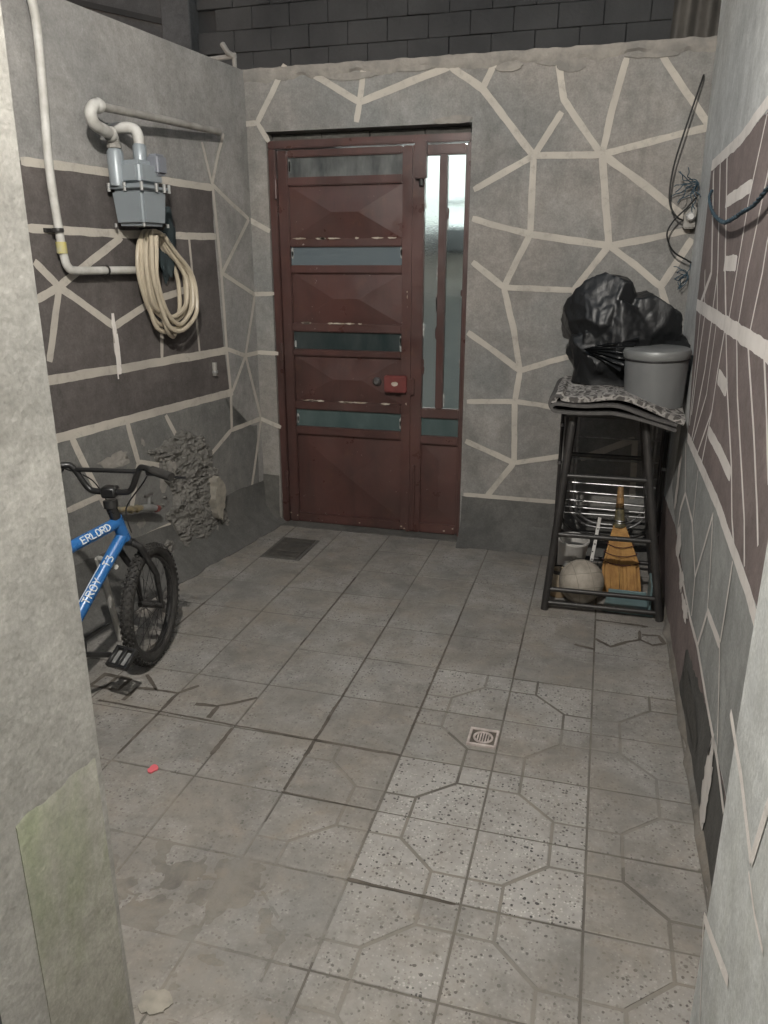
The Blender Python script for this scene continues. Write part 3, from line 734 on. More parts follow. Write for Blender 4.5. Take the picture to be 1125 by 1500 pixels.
pr = pier('right_pier', PRX, .75, -1.9, 1.30, 4.2, 'pale grey plastered pier with a few cream painted lines', PIER_R, 6.0)
paint_lines(PIER_LINES, fPR, pr, CREAM_R, .0018)
b = nb(); b2(b, (PRX - .004, .2, -.01), (PRX + .05, 1.303, .06), .004); part('pier_base', b, BROWN_R, pr, smooth=False)

# house front behind the camera
hw = thing('house_wall', 'pale plastered house front closing the passage', 'wall', (-.3, -2.0, 0))
b = nb(); b2(b, (-3.5, -2.3, -.05), (2.5, -2.0, 4.2)); part('wall_body', b, HOUSE, hw, smooth=False)

# ------------------------------------------------------------------ across the lane
lane = nb(); b2(lane, (-9, 4.55, -.02), (7, 7.0, .0)); tag(part('lane', lane, CONCRETE, loc=(0, 5.5, 0), smooth=False), kind='structure')
BY = 6.1
bld = thing('brick_building', 'dark brick building rising behind the courtyard wall', 'building', (-1, BY, 0))
b = nb(); b2(b, (-7, BY + .012, 2.70), (5, BY + .5, 6.2)); part('wall_core', b, BRICKJ, bld, smooth=False)
bb = nb(); box(bb, (0, 0, 0), (.2965, .05, .1465), None, .004)
brick_me = mesh('brick', bb, BRICK, False)
cnt = 0
for r in range(6):
    z = 2.84 + .15 * r
    for c in range(20):
        x = -3.02 + .30 * c + (.15 if r % 2 else 0)
        if x > 2.2 or cnt >= 296: continue
        rr = random.Random(r * 50 + c)
        o = link(bpy.data.objects.new('brick', brick_me)); o.parent = bld; ORG[o] = ORG[bld]
        o.location = Vector((x, BY - .006 + rr.uniform(-.004, .004), z)) - ORG[bld]
        o.rotation_euler = (rr.uniform(-.01, .01), rr.uniform(-.012, .012), rr.uniform(-.012, .012)); cnt += 1
b = nb(); b2(b, (-3.42, BY - .13, 2.7), (-3.18, BY + .05, 6), .01); part('column', b, CONCRETE, bld, smooth=False)
b = nb(); b2(b, (-7, BY - .05, 2.7), (-3.43, BY + .05, 6)); part('plaster_panel', b, CONCRETE, bld, smooth=False)
b = nb(); box(b, (-3.9, BY - .06, 3.42), (1.0, .02, .04), Matrix.Rotation(rad(14), 3, 'Y')); part('slanting_rail', b, BRICKJ, bld, smooth=False)
b = nb(); b2(b, (-7, BY, 0), (5, BY + .4, 2.699)); part('ground_storey', b, WHITEWALL, bld, smooth=False)
b = nb(); b2(b, (-4.0, BY - .25, 0), (-1.98, BY + .02, 2.5), .005); part('shutter_box', b, CONCRETE, bld, smooth=False)
b = nb(); b2(b, (-4.2, 5.30, 2.66), (2.5, BY + .0, 2.71), .005); part('light_block_slab', b, CONCRETE, bld, smooth=False)  # unseen slab added to keep the street tube off the brick above
b = nb(); b2(b, (-1.975, BY - .03, 0), (4.9, BY - .001, 1.30), .003); part('falloff_band', b, simple('street_falloff', (.42, .45, .45, 1), (.34, .37, .37, 1), 5, .8), bld, smooth=False)  # darker band added to paint the lamp's fall-off down the street wall
b = nb(); b2(b, (-4.2, 5.26, 2.44), (2.5, 5.299, 2.71), .004); part('light_block_lip', b, CONCRETE, bld, smooth=False)  # unseen lip added to stop street light reaching the right wall
b = nb(); b2(b, (-1.9, BY - .012, 1.985), (.4, BY - .001, 2.0)); part('wall_seam', b, CONCRETE, bld, smooth=False)
# dark awning-like bench box seen through the door glass
b = nb(); b2(b, (-1.62, BY - .3, 1.62), (-.2, BY - .004, 1.80), .01); part('meter_cabinet', b, BRICKJ, bld, smooth=False)
# street light below the added slab
sl = thing('street_light', 'tube light under an added light-blocking slab across the lane', 'lamp', (-.95, 5.75, 2.6))
b = nb(); b2(b, (-1.35, 5.70, 2.615), (-.55, 5.80, 2.658), .004); part('fitting', b, WPLASTIC, sl, smooth=False)
t = NT('street_tube'); t.set(Emission_Color=(.95, 1, .97, 1), Emission_Strength=STREET_EMIT, Base_Color=(.8, .8, .8, 1))
b = nb(); tube(b, [(-1.32, 5.75, 2.59), (-.58, 5.75, 2.59)], .014, 10); part('tube', b, t.m, sl)
# galvanised pipe by the wall top, left
pp = thing('roof_pipe', 'thin pale pipe with a tee behind the wall corner', 'pipe', (-2.4, 4.6, 2.45))
b = nb(); tube(b, [(-2.75, 4.62, 2.66), (-2.18, 4.62, 2.685)], .014); part('run', b, OLDPIPE, pp)
b = nb(); tube(b, [(-2.19, 4.62, 2.40), (-2.19, 4.62, 2.70)], .013); part('riser', b, OLDPIPE, pp)
b = nb(); tube(b, [(-2.26, 4.62, 2.75), (-2.22, 4.60, 2.70), (-2.19, 4.62, 2.68)], .016); part('elbow', b, OLDPIPE, pp)
# corrugated sheet behind the right end of the wall
cs = thing('corrugated_sheet', 'brown corrugated sheet standing above the right end of the courtyard wall', 'sheet', (.3, 5.0, 2.4))
b = nb(); prev = None
for i in range(97):
    x = .20 + .80 * i / 96; d = .022 * math.sin(2 * math.pi * (x - .2) / .105)
    cur = [b.verts.new((x + .0, 5.0 + d, 2.3)), b.verts.new((x + .05, 5.0 + d, 3.7)), b.verts.new((x + .05, 5.004 + d, 3.7)), b.verts.new((x, 5.004 + d, 2.3))]
    if prev:
        for k in range(4): b.faces.new((prev[k], cur[k], cur[(k + 1) % 4], prev[(k + 1) % 4]))
    prev = cur
part('sheet_panel', b, SHEET, cs)

# ------------------------------------------------------------------ the lamp that lights the yard (behind and above the camera)
lp = thing('bulb_lamp', 'bare white bulb on a bracket from the pier with the green stain', 'lamp', (PLX, LAMP_POS.y, LAMP_POS.z + .1))
b = nb(); lathe(b, [(0, 0), (.045, 0), (.045, .012), (.03, .02), (0, .02)], (PLX, LAMP_POS.y, LAMP_POS.z + .13), (1, 0, 0)); part('wall_plate', b, WPLASTIC, lp)
b = nb(); tube(b, catmull([(PLX + .01, LAMP_POS.y, LAMP_POS.z + .13), (PLX + .25, LAMP_POS.y, LAMP_POS.z + .17), (LAMP_POS.x - .03, LAMP_POS.y, LAMP_POS.z + .16), (LAMP_POS.x, LAMP_POS.y, LAMP_POS.z + .11)], 6), .009); part('arm', b, DARKSTEEL, lp)
b = nb(); lathe(b, [(0, .12), (.016, .12), (.02, .08), (.02, .045), (0, .045)], LAMP_POS, seg=14); part('socket', b, WPLASTIC, lp)
t = NT('bulb_glow'); t.set(Emission_Color=(1, .955, .89, 1), Emission_Strength=LAMP_EMIT, Base_Color=(.8, .8, .8, 1))
b = nb(); lathe(b, [(0, -.04), (.02, -.036), (.034, -.02), (.038, 0), (.033, .02), (.022, .038), (.018, .05), (0, .05)], LAMP_POS, seg=20); part('bulb', b, t.m, lp)

# ================================================================== THE DOOR
DY = 4.262
door = thing('metal_door', 'brown painted steel door with glass strips and a narrow glazed side leaf', 'door', (-1.28, DY, 0))
def bar(name, x0, x1, z0, z1, parent, y0=DY - .012, y1=DY + .035, m=DOOR, bev=.005):
    b = nb(); b2(b, (x0, y0, z0), (x1, y1, z1), bev, 2); return part(name, b, m, parent)
fr = bar('frame_head', OX0 + .002, OX1 - .002, 2.132, 2.172, door, DY - .03, DY + .06)
bar('frame_jamb', OX0 + .002, -1.797, .004, 2.131, door, DY - .03, DY + .06)
bar('frame_jamb', -.738, OX1 - .002, .004, 2.131, door, DY - .03, DY + .06)
leaf = bar('door_leaf', -1.794, -1.737, .006, 2.126, door); leaf['label'] = 'wide leaf of the door'
bar('stile', -1.087, -1.046, .012, 2.126, leaf)
zs = [2.126, 2.09, 1.99, 1.947, 1.672, 1.63, 1.533, 1.49, 1.215, 1.168, 1.068, 1.03, .768, .715, .612, .562, .062, .006]
kinds = 'rgrprgrprgrprgrpr'
gm = [GL_A, GL_B, GL_C, GL_D]; gi = 0
def panel(x0, x1, z0, z1, parent, rise=.02):
    b = nb(); y = DY + .014; xm = (x0 + x1) / 2; zm = (z0 + z1) / 2; iw = min(x1 - x0, z1 - z0) * .10
    v = [b.verts.new(p) for p in ((x0, y, z0), (x1, y, z0), (x1, y, z1), (x0, y, z1))]
    dx = max(0, (x1 - x0) / 2 - (z1 - z0) * .9); dz = max(0, (z1 - z0) / 2 - (x1 - x0) * .45)
    a = b.verts.new((xm - dx, y - rise, zm - dz)); c = b.verts.new((xm + dx, y - rise, zm + dz)) if dx + dz > .01 else a
    if c is a:
        for i in range(4): b.faces.new((v[i], v[(i + 1) % 4], a))
    elif dx > 0: b.faces.new((v[0], v[1], c, a)); b.faces.new((v[1], v[2], c)); b.faces.new((v[2], v[3], a, c)); b.faces.new((v[3], v[0], a))
    else: b.faces.new((v[0], v[1], a)); b.faces.new((v[1], v[2], c, a)); b.faces.new((v[2], v[3], c)); b.faces.new((v[3], v[0], a, c))
    return part('panel', b, DOOR, parent, smooth=False)
for k, ch in enumerate(kinds):
    z1, z0 = zs[k], zs[k + 1]
    if ch == 'r': bar('rail', -1.737, -1.087, z0, z1, leaf, DY - .008)
    elif ch == 'p':
        p = panel(-1.739, -1.085, z0 - .002, z1 + .002, leaf)
        if z0 > .5:
            rr = random.Random(k)
            for q in range(7):
                x = rr.uniform(-1.68, -1.14); w = rr.uniform(.008, .05)
                b = nb(); prism(b, blob(x, z0 + .006, w, .0045, 20, .7, q + k), 0, .003, lambda u, v, d: Vector((u, DY - .0078 - d, v - .004))); part('chipped_edge', b, DOOR_CHIP, p, smooth=False)
    else:
        g = nb(); b2(g, (-1.739, DY + .010, z0 - .002), (-1.085, DY + .015, z1 + .002)); part('glass_strip', g, gm[gi], leaf, smooth=False); gi += 1
        for q in range(4):
            rr = random.Random(q * 9 + k)
            b = nb(); prism(b, blob(rr.choice((-1.728, -1.094)), rr.uniform(z0 + .02, z1 - .02), .006, .022, 16, .6, q), 0, .0035, lambda u, v, d: Vector((u, DY + .0098 - d, v))); part('putty', b, PUTTY, leaf, smooth=False)
side = bar('side_leaf', -1.036, -.968, .006, 2.126, door); side['label'] = 'narrow leaf of the door with two tall panes'
bar('stile', -.752, -.741, .012, 2.126, side)
bar('mullion', -.888, -.846, .755, 2.076, side)
for z0, z1 in ((2.076, 2.126), (.70, .755), (.547, .597), (.006, .062)): bar('rail', -.968, -.752, z0, z1, side, DY - .008)
panel(-.970, -.750, .060, .549, side, .008)
g = nb(); b2(g, (-.970, DY + .010, .753), (-.886, DY + .015, 2.078)); part('tall_pane', g, GL_TEX, side, smooth=False)
g = nb(); b2(g, (-.848, DY + .010, .753), (-.750, DY + .015, 2.078)); part('tall_pane', g, GL_CLR, side, smooth=False)
g = nb(); b2(g, (-.970, DY + .010, .595), (-.750, DY + .015, .702)); part('small_pane', g, GL_D, side, smooth=False)
for q in range(16):
    rr = random.Random(q * 31 + 4)
    xx = rr.choice((-.963, -.893, -.841, -.757)); 
    b = nb(); prism(b, blob(xx, rr.uniform(.8, 2.05), .005, rr.uniform(.01, .04), 16, .6, q), 0, .0035, lambda u, v, d: Vector((u, DY + .0098 - d, v))); part('putty', b, PUTTY if q % 3 else DOOR, side, smooth=False)
b = nb(); b2(b, (-1.050, DY - .022, .008), (-1.030, DY - .0125, 2.124)); part('cover_strip', b, DOOR, door, smooth=False)
bx = bar('bolt_box', -1.012, -.950, 1.962, 2.14, door, DY - .052, DY - .010)
b = nb(); tube(b, [(-.98, DY - .03, 1.93), (-.98, DY - .03, 1.97)], .012); part('bolt_rod', b, DARKSTEEL, bx)
lk = bar('lock_box', -1.178, -1.048, .842, .938, door, DY - .045, DY - .008, LOCKRED, .006)
b = nb(); prism(b, blob(-1.115, .893, .02, .012, 14, .3, 3), .0, .002, lambda u, v, d: Vector((u, DY - .0452 - d, v))); part('worn_badge', b, DOOR_CHIP, lk, smooth=False)
bar('lock_keep', -1.034, -1.006, .83, .925, door, DY - .035, DY - .012)
b = nb(); lathe(b, [(0, .03), (.012, .03), (.014, .026), (.02, .022), (.026, .012), (.027, 0)], (-1.232, DY + .008, .895), (0, -1, 0), 20); cy = part('lock_cylinder', b, STEEL, door)
b = nb(); b2(b, (-1.2335, DY - .0235, .888), (-1.2305, DY - .0215, .902)); part('keyhole', b, BLACK, cy, smooth=False)
for z in (.28, 1.05, 1.93):
    b = nb(); tube(b, [(-1.797, DY - .036, z - .05), (-1.797, DY - .036, z + .05)], .011, 12); part('hinge', b, DOOR, door)
b = nb(); tube(b, [(-1.004, DY - .02, .02), (-1.004, DY - .02, .42)], .008, 8); tube(b, [(-1.004, DY - .02, .10), (-.985, DY - .05, .08), (-.982, DY - .052, .03)], .006, 6); part('drop_bolt', b, DOOR, side)
for q in range(14):
    rr = random.Random(q + 900)
    x, z = (rr.uniform(-1.79, -.75), rr.uniform(.02, .06)) if q < 8 else (-1.05 + rr.uniform(-.004, .002), rr.uniform(.3, 1.5))
    b = nb(); prism(b, blob(x, z, .004 + .004 * rr.random(), .004 + (.012 if q >= 8 else 0) * rr.random(), 12, .6, q), 0, .001, lambda u, v, d: Vector((u, DY - .0122 - d, v))); part('paint_chip', b, DOOR_CHIP, door, smooth=False)
# infill above the frame
inf = thing('lintel_infill', 'dusty grey blocks in the gap above the door frame', 'infill', (-1.3, 4.33, 2.17))
xs = [OX0 + .001, -1.55, -1.28, -.98, -.737]
for a, c in zip(xs, xs[1:]):
    b = nb(); b2(b, (a + .002, 4.30 + random.uniform(0, .01), 2.1735), (c - .002, 4.39, 2.213), .003); part('block', b, SKIRT, inf, smooth=False)

# ================================================================== ON THE LEFT WALL
gmt = thing('gas_meter', 'grey painted gas meter hanging from pipes on the wall', 'gas meter', fL(-1.05, 1.68, .1))
def lbox(b, s0, s1, d0, d1, z0, z1, bev=0, seg=2, taper=0):
    r = []
    P = []
    for z, t in ((z0, taper), (z1, 0)):
        for s, d in ((s0 + t, d0 + t), (s1 - t, d0 + t), (s1 - t, d1 - t), (s0 + t, d1 - t)): P.append(b.verts.new(fL(s, z, d)))
    fs = [b.faces.new([P[i] for i in q]) for q in ((0, 1, 2, 3), (4, 5, 6, 7), (0, 1, 5, 4), (1, 2, 6, 5), (2, 3, 7, 6), (3, 0, 4, 7))]
    if bev: bmesh.ops.bevel(b, geom=list({e for f in fs for e in f.edges}), offset=bev, segments=seg, affect='EDGES')
    return b
b = nb(); lbox(b, -1.135, -.965, .03, .20, 1.695, 1.842, .014, 3, .010); low = part('lower_case', b, METER, gmt)
b = nb(); lbox(b, -1.142, -.958, .022, .207, 1.842, 1.853, .003); fl = part('flange', b, METER, gmt)
for s, d in ((-1.138, .03), (-1.138, .115), (-1.138, .205), (-1.05, .21), (-.96, .205), (-1.0, .212)):
    b = nb(); tube(b, [fL(s, 1.832, d), fL(s, 1.866, d)], .0075, 6); part('bolt', b, GREYM, fl)
for s, d in ((-1.128, .04), (-1.128, .193), (-.972, .193)):
    b = nb(); tube(b, [fL(s, 1.69, d), fL(s, 1.705, d)], .006, 6); part('bolt', b, GREYM, low)
b = nb(); lbox(b, -1.13, -.97, .035, .195, 1.853, 1.955, .02, 3); part('upper_case', b, METER, gmt)
b = nb(); lathe(b, [(.033, 0), (.034, .13), (.026, .145), (0, .145)], fL(-1.125, 1.853, .07), seg=20); part('inlet_column', b, METER, gmt)
b = nb(); lbox(b, -1.035, -.965, .15, .215, 1.90, 1.985, .012, 3); dial = part('dial_housing', b, METER_D, gmt)
b = nb(); lathe(b, [(.028, 0), (.029, .085), (.022, .095), (0, .095)], fL(-1.04, 1.93, .13), seg=18); part('outlet_column', b, METER, gmt)
b = nb(); lathe(b, [(.03, 0), (.03, .014), (.024, .02), (.024, .035), (.02, .035)], fL(-1.125, 2.0, .07), seg=8); part('union_nut', b, OLDPIPE, gmt)

gp = thing('gas_pipe', 'white painted gas pipe with elbows running over the meter to the corner', 'pipe', fL(-1.0, 2.1, .05))
b = nb(); tube(b, [fL(-1.255, 2.135, .12), fL(-.8, 2.155, .085), fL(-.33, 2.172, .05)], .0165, 10); part('run', b, OLDPIPE, gp)
b = nb(); tube(b, catmull([fL(-1.235, 2.137, .12), fL(-1.275, 2.133, .122), fL(-1.30, 2.10, .122), fL(-1.275, 2.066, .115), fL(-1.21, 2.055, .10), fL(-1.15, 2.05, .08), fL(-1.127, 2.035, .072), fL(-1.125, 2.01, .07)], 5), [.024] * 30 + [.022] * 6, 12); part('elbow', b, WPIPE, gp)
b = nb(); lathe(b, [(.027, -.013), (.029, -.008), (.029, .008), (.027, .013)], fL(-1.255, 2.136, .12), LD, 12); part('collar', b, WPIPE, gp)
b = nb(); lathe(b, [(.027, -.012), (.03, -.006), (.03, .008), (.026, .012)], fL(-1.155, 2.05, .08), LD, 12); part('collar', b, WPIPE, gp)
b = nb(); tube(b, catmull([fL(-1.06, 2.085, -.005), fL(-1.055, 2.088, .07), fL(-1.045, 2.08, .115), fL(-1.04, 2.05, .13), fL(-1.04, 2.0, .13)], 6), .023, 12); part('outlet_elbow', b, WPIPE, gp)
vp = thing('drop_pipe', 'white painted pipe running down the wall and turning towards the meter hose', 'pipe', fL(-1.45, 1.5, .04))
b = nb(); tube(b, catmull([fL(-1.52, 2.62, .045), fL(-1.452, 2.44, .045), fL(-1.45, 2.2, .043), fL(-1.466, 1.9, .042), fL(-1.455, 1.65, .042), fL(-1.445, 1.56, .042), fL(-1.43, 1.525, .042), fL(-1.39, 1.512, .042), fL(-1.2, 1.512, .042), fL(-1.03, 1.512, .042)], 5), .0168, 12); part('pipe_run', b, WPIPE, vp)
for s, z in ((-1.462, 1.665),):
    b = nb(); lathe(b, [(.023, -.008), (.024, 0), (.023, .008)], fL(s, z, .042), (0, 0, 1), 12); lbox(b, s - .035, s + .035, 0, .012, z - .008, z + .008); part('clip', b, DARKSTEEL, vp)
b = nb(); lathe(b, [(.0203, -.022), (.0208, 0), (.0203, .022)], fL(-1.453, 1.60, .042), (0, 0, 1), 12); part('yellow_tape', b, simple('yellow_tape', (.5, .42, .1, 1), (.4, .38, .25, 1), 30, .6), vp)
b = nb(); lathe(b, [(.022, -.006), (.023, 0), (.022, .006)], fL(-1.22, 1.512, .042), LD, 12); tube(b, [fL(-1.22, 1.512, 0), fL(-1.22, 1.495, .06)], .004, 6); part('clip', b, DARKSTEEL, vp)

# coil of hose
hs = thing('hose_coil', 'coil of cream garden hose hanging below the gas meter', 'hose', fL(-.95, 1.66, .06))
pts = []; rr = random.Random(5)
loops = [(-1.06, -.74, 1.26), (-1.045, -.70, 1.23), (-1.03, -.715, 1.275), (-1.015, -.69, 1.245), (-1.05, -.73, 1.30), (-1.0, -.70, 1.265), (-1.035, -.685, 1.235)]
for k, (sl_, sr, zb) in enumerate(loops):
    d = .045 + .010 * k; e = lambda a=.012: rr.uniform(-a, a)
    pts += [fL(-.965 + e(), 1.675, d), fL(sl_ + .018 + e(.005), 1.61, d + .03), fL(sl_, 1.50 + e(), d + .035), fL(sl_ + .03 + e(), 1.38 + e(), d + .025), fL(sl_ + .10 + e(), zb + .025, d + .015), fL((sl_ + sr) / 2 + .03, zb, d + .01), fL(sr - .03, zb + .05 + e(), d + .006), fL(sr, zb + .14 + e(), d), fL(sr - .015 + e(), 1.50 + e(), d - .008), fL(-.82 + e(.02), 1.60, d - .01), fL(-.89, 1.665, d - .005)]
b = nb(); tube(b, catmull(pts, 5), .0105, 8); part('hose_loops', b, HOSE, hs)
b = nb(); tube(b, catmull([fL(-.965, 1.66, .12), fL(-.99, 1.45, .12), fL(-.93, 1.26, .10), fL(-.85, 1.205, .07), fL(-.80, 1.22, .05)], 8), .0095, 8); part('hose_end', b, HOSE, hs)
b = nb(); tube(b, [fL(-.93, 1.695, -.01), fL(-.93, 1.69, .13), fL(-.93, 1.71, .15)], .007, 8); part('hook', b, DARKSTEEL, hs)
# dark cloth behind the coil, enlarged to stand in for the meter's shadow
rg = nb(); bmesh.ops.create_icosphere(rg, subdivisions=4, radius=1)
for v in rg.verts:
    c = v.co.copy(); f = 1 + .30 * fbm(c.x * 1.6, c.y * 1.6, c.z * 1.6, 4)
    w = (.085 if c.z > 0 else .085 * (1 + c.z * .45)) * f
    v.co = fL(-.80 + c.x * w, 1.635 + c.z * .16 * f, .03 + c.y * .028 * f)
tag(part('shadow_cloth', rg, simple('cloth_shadow_teal', (.02, .03, .034, 1), (.03, .042, .045, 1), 12, .8, 0, .4, 60), loc=fL(-.85, 1.5, 0)), 'dark teal cloth enlarged to fill the meter shadow behind the hose coil', 'cloth')
# tap
tp = thing('water_tap', 'old water tap with brass fittings on a stub pipe near the bike handlebar', 'tap', fL(-1.2, .42, .05))
b = nb(); tube(b, [fL(-1.30, .455, -.01), fL(-1.285, .455, .05), fL(-1.25, .45, .06), fL(-1.16, .43, .06)], .013, 10); part('stub_pipe', b, BRASS, tp)
for s in (-1.24, -1.20): 
    b = nb(); lathe(b, [(.018, -.01), (.02, 0), (.018, .01)], fL(s, .443 if s < -1.21 else .436, .06), LD, 6); part('hex_nut', b, BRASS, tp)
b = nb(); tube(b, [fL(-1.17, .432, .06), fL(-1.11, .415, .06), fL(-1.07, .40, .062)], [.016, .02, .014], 10); tap = part('tap_body', b, GREYM, tp)
b = nb(); tube(b, [fL(-1.115, .42, .06), fL(-1.115, .475, .062)], .009, 8); part('valve_stem', b, GREYM, tap)
b = nb(); tube(b, [fL(-1.14, .478, .062), fL(-1.09, .478, .062)], .009, 8); part('lever', b, STEEL, tap)
b = nb(); lathe(b, [(0, -.02), (.015, -.018), (.017, 0), (.012, .014), (0, .015)], fL(-1.06, .397, .063), LD, 10); part('spout_cap', b, simple('red_cap', (.13, .04, .035, 1), None, rough=.5), tap)
# stub of conduit
so = thing('conduit_stub', 'small grey capped conduit stub on the brown band near the corner', 'conduit', fL(-.44, 1.0, 0))
b = nb(); tube(b, [fL(-.442, .965, .006), fL(-.442, 1.035, .008)], .014, 10); part('tube', b, OLDPIPE, so)
b = nb(); lathe(b, [(.016, -.008), (.018, 0), (.016, .008)], fL(-.442, .985, .008), seg=10); part('collar', b, GREYM, so)

# ================================================================== BICYCLE
bk = thing('bicycle', 'blue children\'s bicycle with white lettering and knobbly tyres, front wheel turned', 'bicycle', (-1.7, 2.42, 0))
HUB = Vector((-1.650, 2.455, .245)); psi = rad(-9)         # frame heading, + is left of +y
F = Vector((-math.sin(psi), math.cos(psi), 0)); RT = Vector((math.cos(psi), math.sin(psi), 0)); UP = Vector((0, 0, 1))
lean = rad(0)
HEADB = HUB - F * .105 + UP * .31; HEADT = HEADB - F * .034 + UP * .095
STA = (HEADT - HEADB).normalized()
st = rad(19)                                              # steering to the left
Rs = Matrix.Rotation(st, 3, STA)
WF = (Rs @ F); WF = Vector((WF.x, WF.y, 0)).normalized(); WR = Vector((WF.y, -WF.x, 0)); 
REAR = HUB - F * .92; BB = HUB - F * .47 + UP * .02; SEATT = BB - F * .17 + UP * .34
def wheel(c, fwd, side, name):
    rim = nb()
    def ring(R, n=64): return [c + (fwd * math.cos(2 * math.pi * k / n) + UP * math.sin(2 * math.pi * k / n)) * R for k in range(n)]
    hubm = nb(); tube(hubm, [c - side * .05, c + side * .05], .016, 10); w = part(name, hubm, DARKSTEEL, bk)
    tube(rim, ring(.196), .0105, 8, True); part('rim', rim, BLACK, w)
    ty = nb(); tube(ty, ring(.219), .0235, 12, True)
    n = 58
    for k in range(n):
        a = 2 * math.pi * k / n; rd = fwd * math.cos(a) + UP * math.sin(a); tg = -fwd * math.sin(a) + UP * math.cos(a)
        for q, off in ((0, -.011), (0, .011), (1, -.021), (1, .021), (2, 0)):
            aa = a + (math.pi / n if q == 1 else 0) + (math.pi / n * .9 if q == 2 else 0); rd = fwd * math.cos(aa) + UP * math.sin(aa); tg = -fwd * math.sin(aa) + UP * math.cos(aa)
            h = .0235 * math.sqrt(max(0, 1 - (off / .0245) ** 2)); p = c + rd * (.219 + h + .0015) + side * off
            nn = (rd * h + side * off * (1 if q == 1 else .3)).normalized(); s2 = tg.cross(nn)
            box(ty, p, (.010, .008, .007), Matrix((tg, s2, nn)).transposed())
    part('tyre', ty, RUBBER, w)
    sp = nb()
    for k in range(28):
        a = 2 * math.pi * k / 28; sgn = 1 if k % 2 else -1; tw = .5 if (k // 2) % 2 else -.5
        tube(sp, [c + side * .03 * sgn + (fwd * math.cos(a + tw) + UP * math.sin(a + tw)) * .017, c + (fwd * math.cos(a) + UP * math.sin(a)) * .19], .0011, 4)
    part('spokes', sp, DARKSTEEL, w); return w
wheel(HUB, WF, WR, 'front_wheel'); wheel(REAR, F, RT, 'rear_wheel')
b = nb(); tube(b, [HEADB, HEADT], .023, 14)
frm = part('frame', b, BLUE, bk)
tubes = {'top_tube': (HEADT - STA * .022, SEATT - UP * .02, .021), 'down_tube': (HEADB + STA * .022, BB, .0225), 'seat_tube': (BB, SEATT + UP * .05, .016)}
for nme, (a, c, r) in tubes.items():
    b = nb(); tube(b, [a, a.lerp(c, .5), c], r, 16); part(nme, b, BLUE, frm)
b = nb()
for sgn in (-1, 1):
    o = RT * .055 * sgn; tube(b, [BB + RT * .02 * sgn, BB - F * .08 + o * .8, REAR + o], .011, 8); tube(b, [SEATT + RT * .012 * sgn, SEATT - F * .08 + o * .8, REAR + o], .009, 8)
part('rear_stays', b, BLUE, frm)
# white lettering drawn on the tubes with brush-like strokes
GLY = {'E': [[(1, 1), (0, 1), (0, 0), (1, 0)], [(0, .5), (.8, .5)]], 'R': [[(0, 0), (0, 1), (.8, 1), (1, .8), (.8, .52), (0, .5)], [(.4, .5), (1, 0)]], 'L': [[(0, 1), (0, 0), (1, 0)]],
       'O': [[(.15, 0), (0, .3), (0, .75), (.3, 1), (.75, 1), (1, .7), (1, .25), (.8, 0), (.15, 0)]], 'D': [[(0, 0), (0, 1), (.6, 1), (1, .7), (1, .3), (.6, 0), (0, 0)]], 'T': [[(0, 1), (1, 1)], [(.5, 1), (.5, 0)]],
       'Y': [[(0, 1), (.5, .5), (1, 1)], [(.5, .5), (.5, 0)]], '3': [[(0, 1), (.9, 1), (.5, .55), (1, .35), (.8, 0), (0, 0)]], 'V': [[(0, 1), (.5, 0), (1, 1)]]}
def lettering(text, a, c, r, t0, size, facing, gap=.35, flip=1):
    ax = (c - a).normalized(); f = (facing - ax * facing.dot(ax)).normalized(); g = ax.cross(f)
    L = (c - a).length; u = t0 * L; b = nb()
    for ch in text:
        for st_ in GLY.get(ch, []):
            P = []
            q = [Vector((x, y, 0)) for x, y in st_]; dense = []
            for m, n in zip(q, q[1:]): dense += [m.lerp(n, k / 4) for k in range(4)]
            dense.append(q[-1])
            for x, y, _ in dense:
                ang = (y - .5) * size / r * flip; uu = u + x * size * .72
                P.append(a + ax * uu + (f * math.cos(ang) + g * math.sin(ang)) * (r + .0006))
            tube(b, P, .0022, 5, flat=1)
        u += size * (.72 + gap)
    return b
vis = (Vector((0, 0, CAM_H)) - HEADB).normalized()
a, c, r = tubes['top_tube']; part('lettering', lettering('ERLORD', c, a, r, .62, .024, vis, .26, -1), WHITE, frm)
a, c, r = tubes['down_tube']; part('lettering', lettering('T3', c, a, r, .70, .024, vis, .25, -1), WHITE, frm); part('lettering', lettering('TROY', c, a, r, .38, .026, vis, .28, -1), WHITE, frm)
b = nb(); L0 = a.lerp(c, .06); ax = (c - a).normalized(); f = (vis - ax * vis.dot(ax)).normalized(); g = ax.cross(f)
tube(b, [a.lerp(c, t) + (f * math.cos(1.0) + g * math.sin(1.0)) * (r + .0004) for t in (.3, .6, .95)], .0014, 5); part('pinstripe', b, WHITE, frm)
# fork, stem, bars
def S_(p): return HEADB + Rs @ (p - HEADB)          # steer a point
b = nb()
crown = HEADB - STA * .012
cr = crown; 
for sgn in (-1, 1):
    o = WR * .047 * sgn; tube(b, [cr + o * .4, cr + o - STA * .02, HUB + o * .9 + UP * .14 - WF * .02, HUB + o * .9], [.014, .014, .012, .009], 10)
tube(b, [cr - WR * .03, cr + WR * .03], .016, 10); fk = part('fork', b, BLACK, bk)
b = nb(); tube(b, [HEADT, HEADT + STA * .05], .02, 12); tube(b, [HEADT + STA * .045, HEADT + STA * .075 + WF * .012], .026, 12)
CL = HEADT + STA * .105 + WF * .035; box(b, CL, (.055, .05, .04), Matrix((WR, WF, UP)).transposed(), .006); stem = part('stem', b, BLACK, bk)
hb = nb(); pts = []
h = lambda x, up, bk_: CL + WR * x + UP * up - WF * bk_
pts = [h(-.265, .085, .075), h(-.16, .10, .03), h(-.125, .09, .012), h(-.085, .015, 0), h(-.05, 0, 0), h(.05, 0, 0), h(.085, .015, 0), h(.125, .09, .012), h(.16, .10, .03), h(.265, .085, .075)]
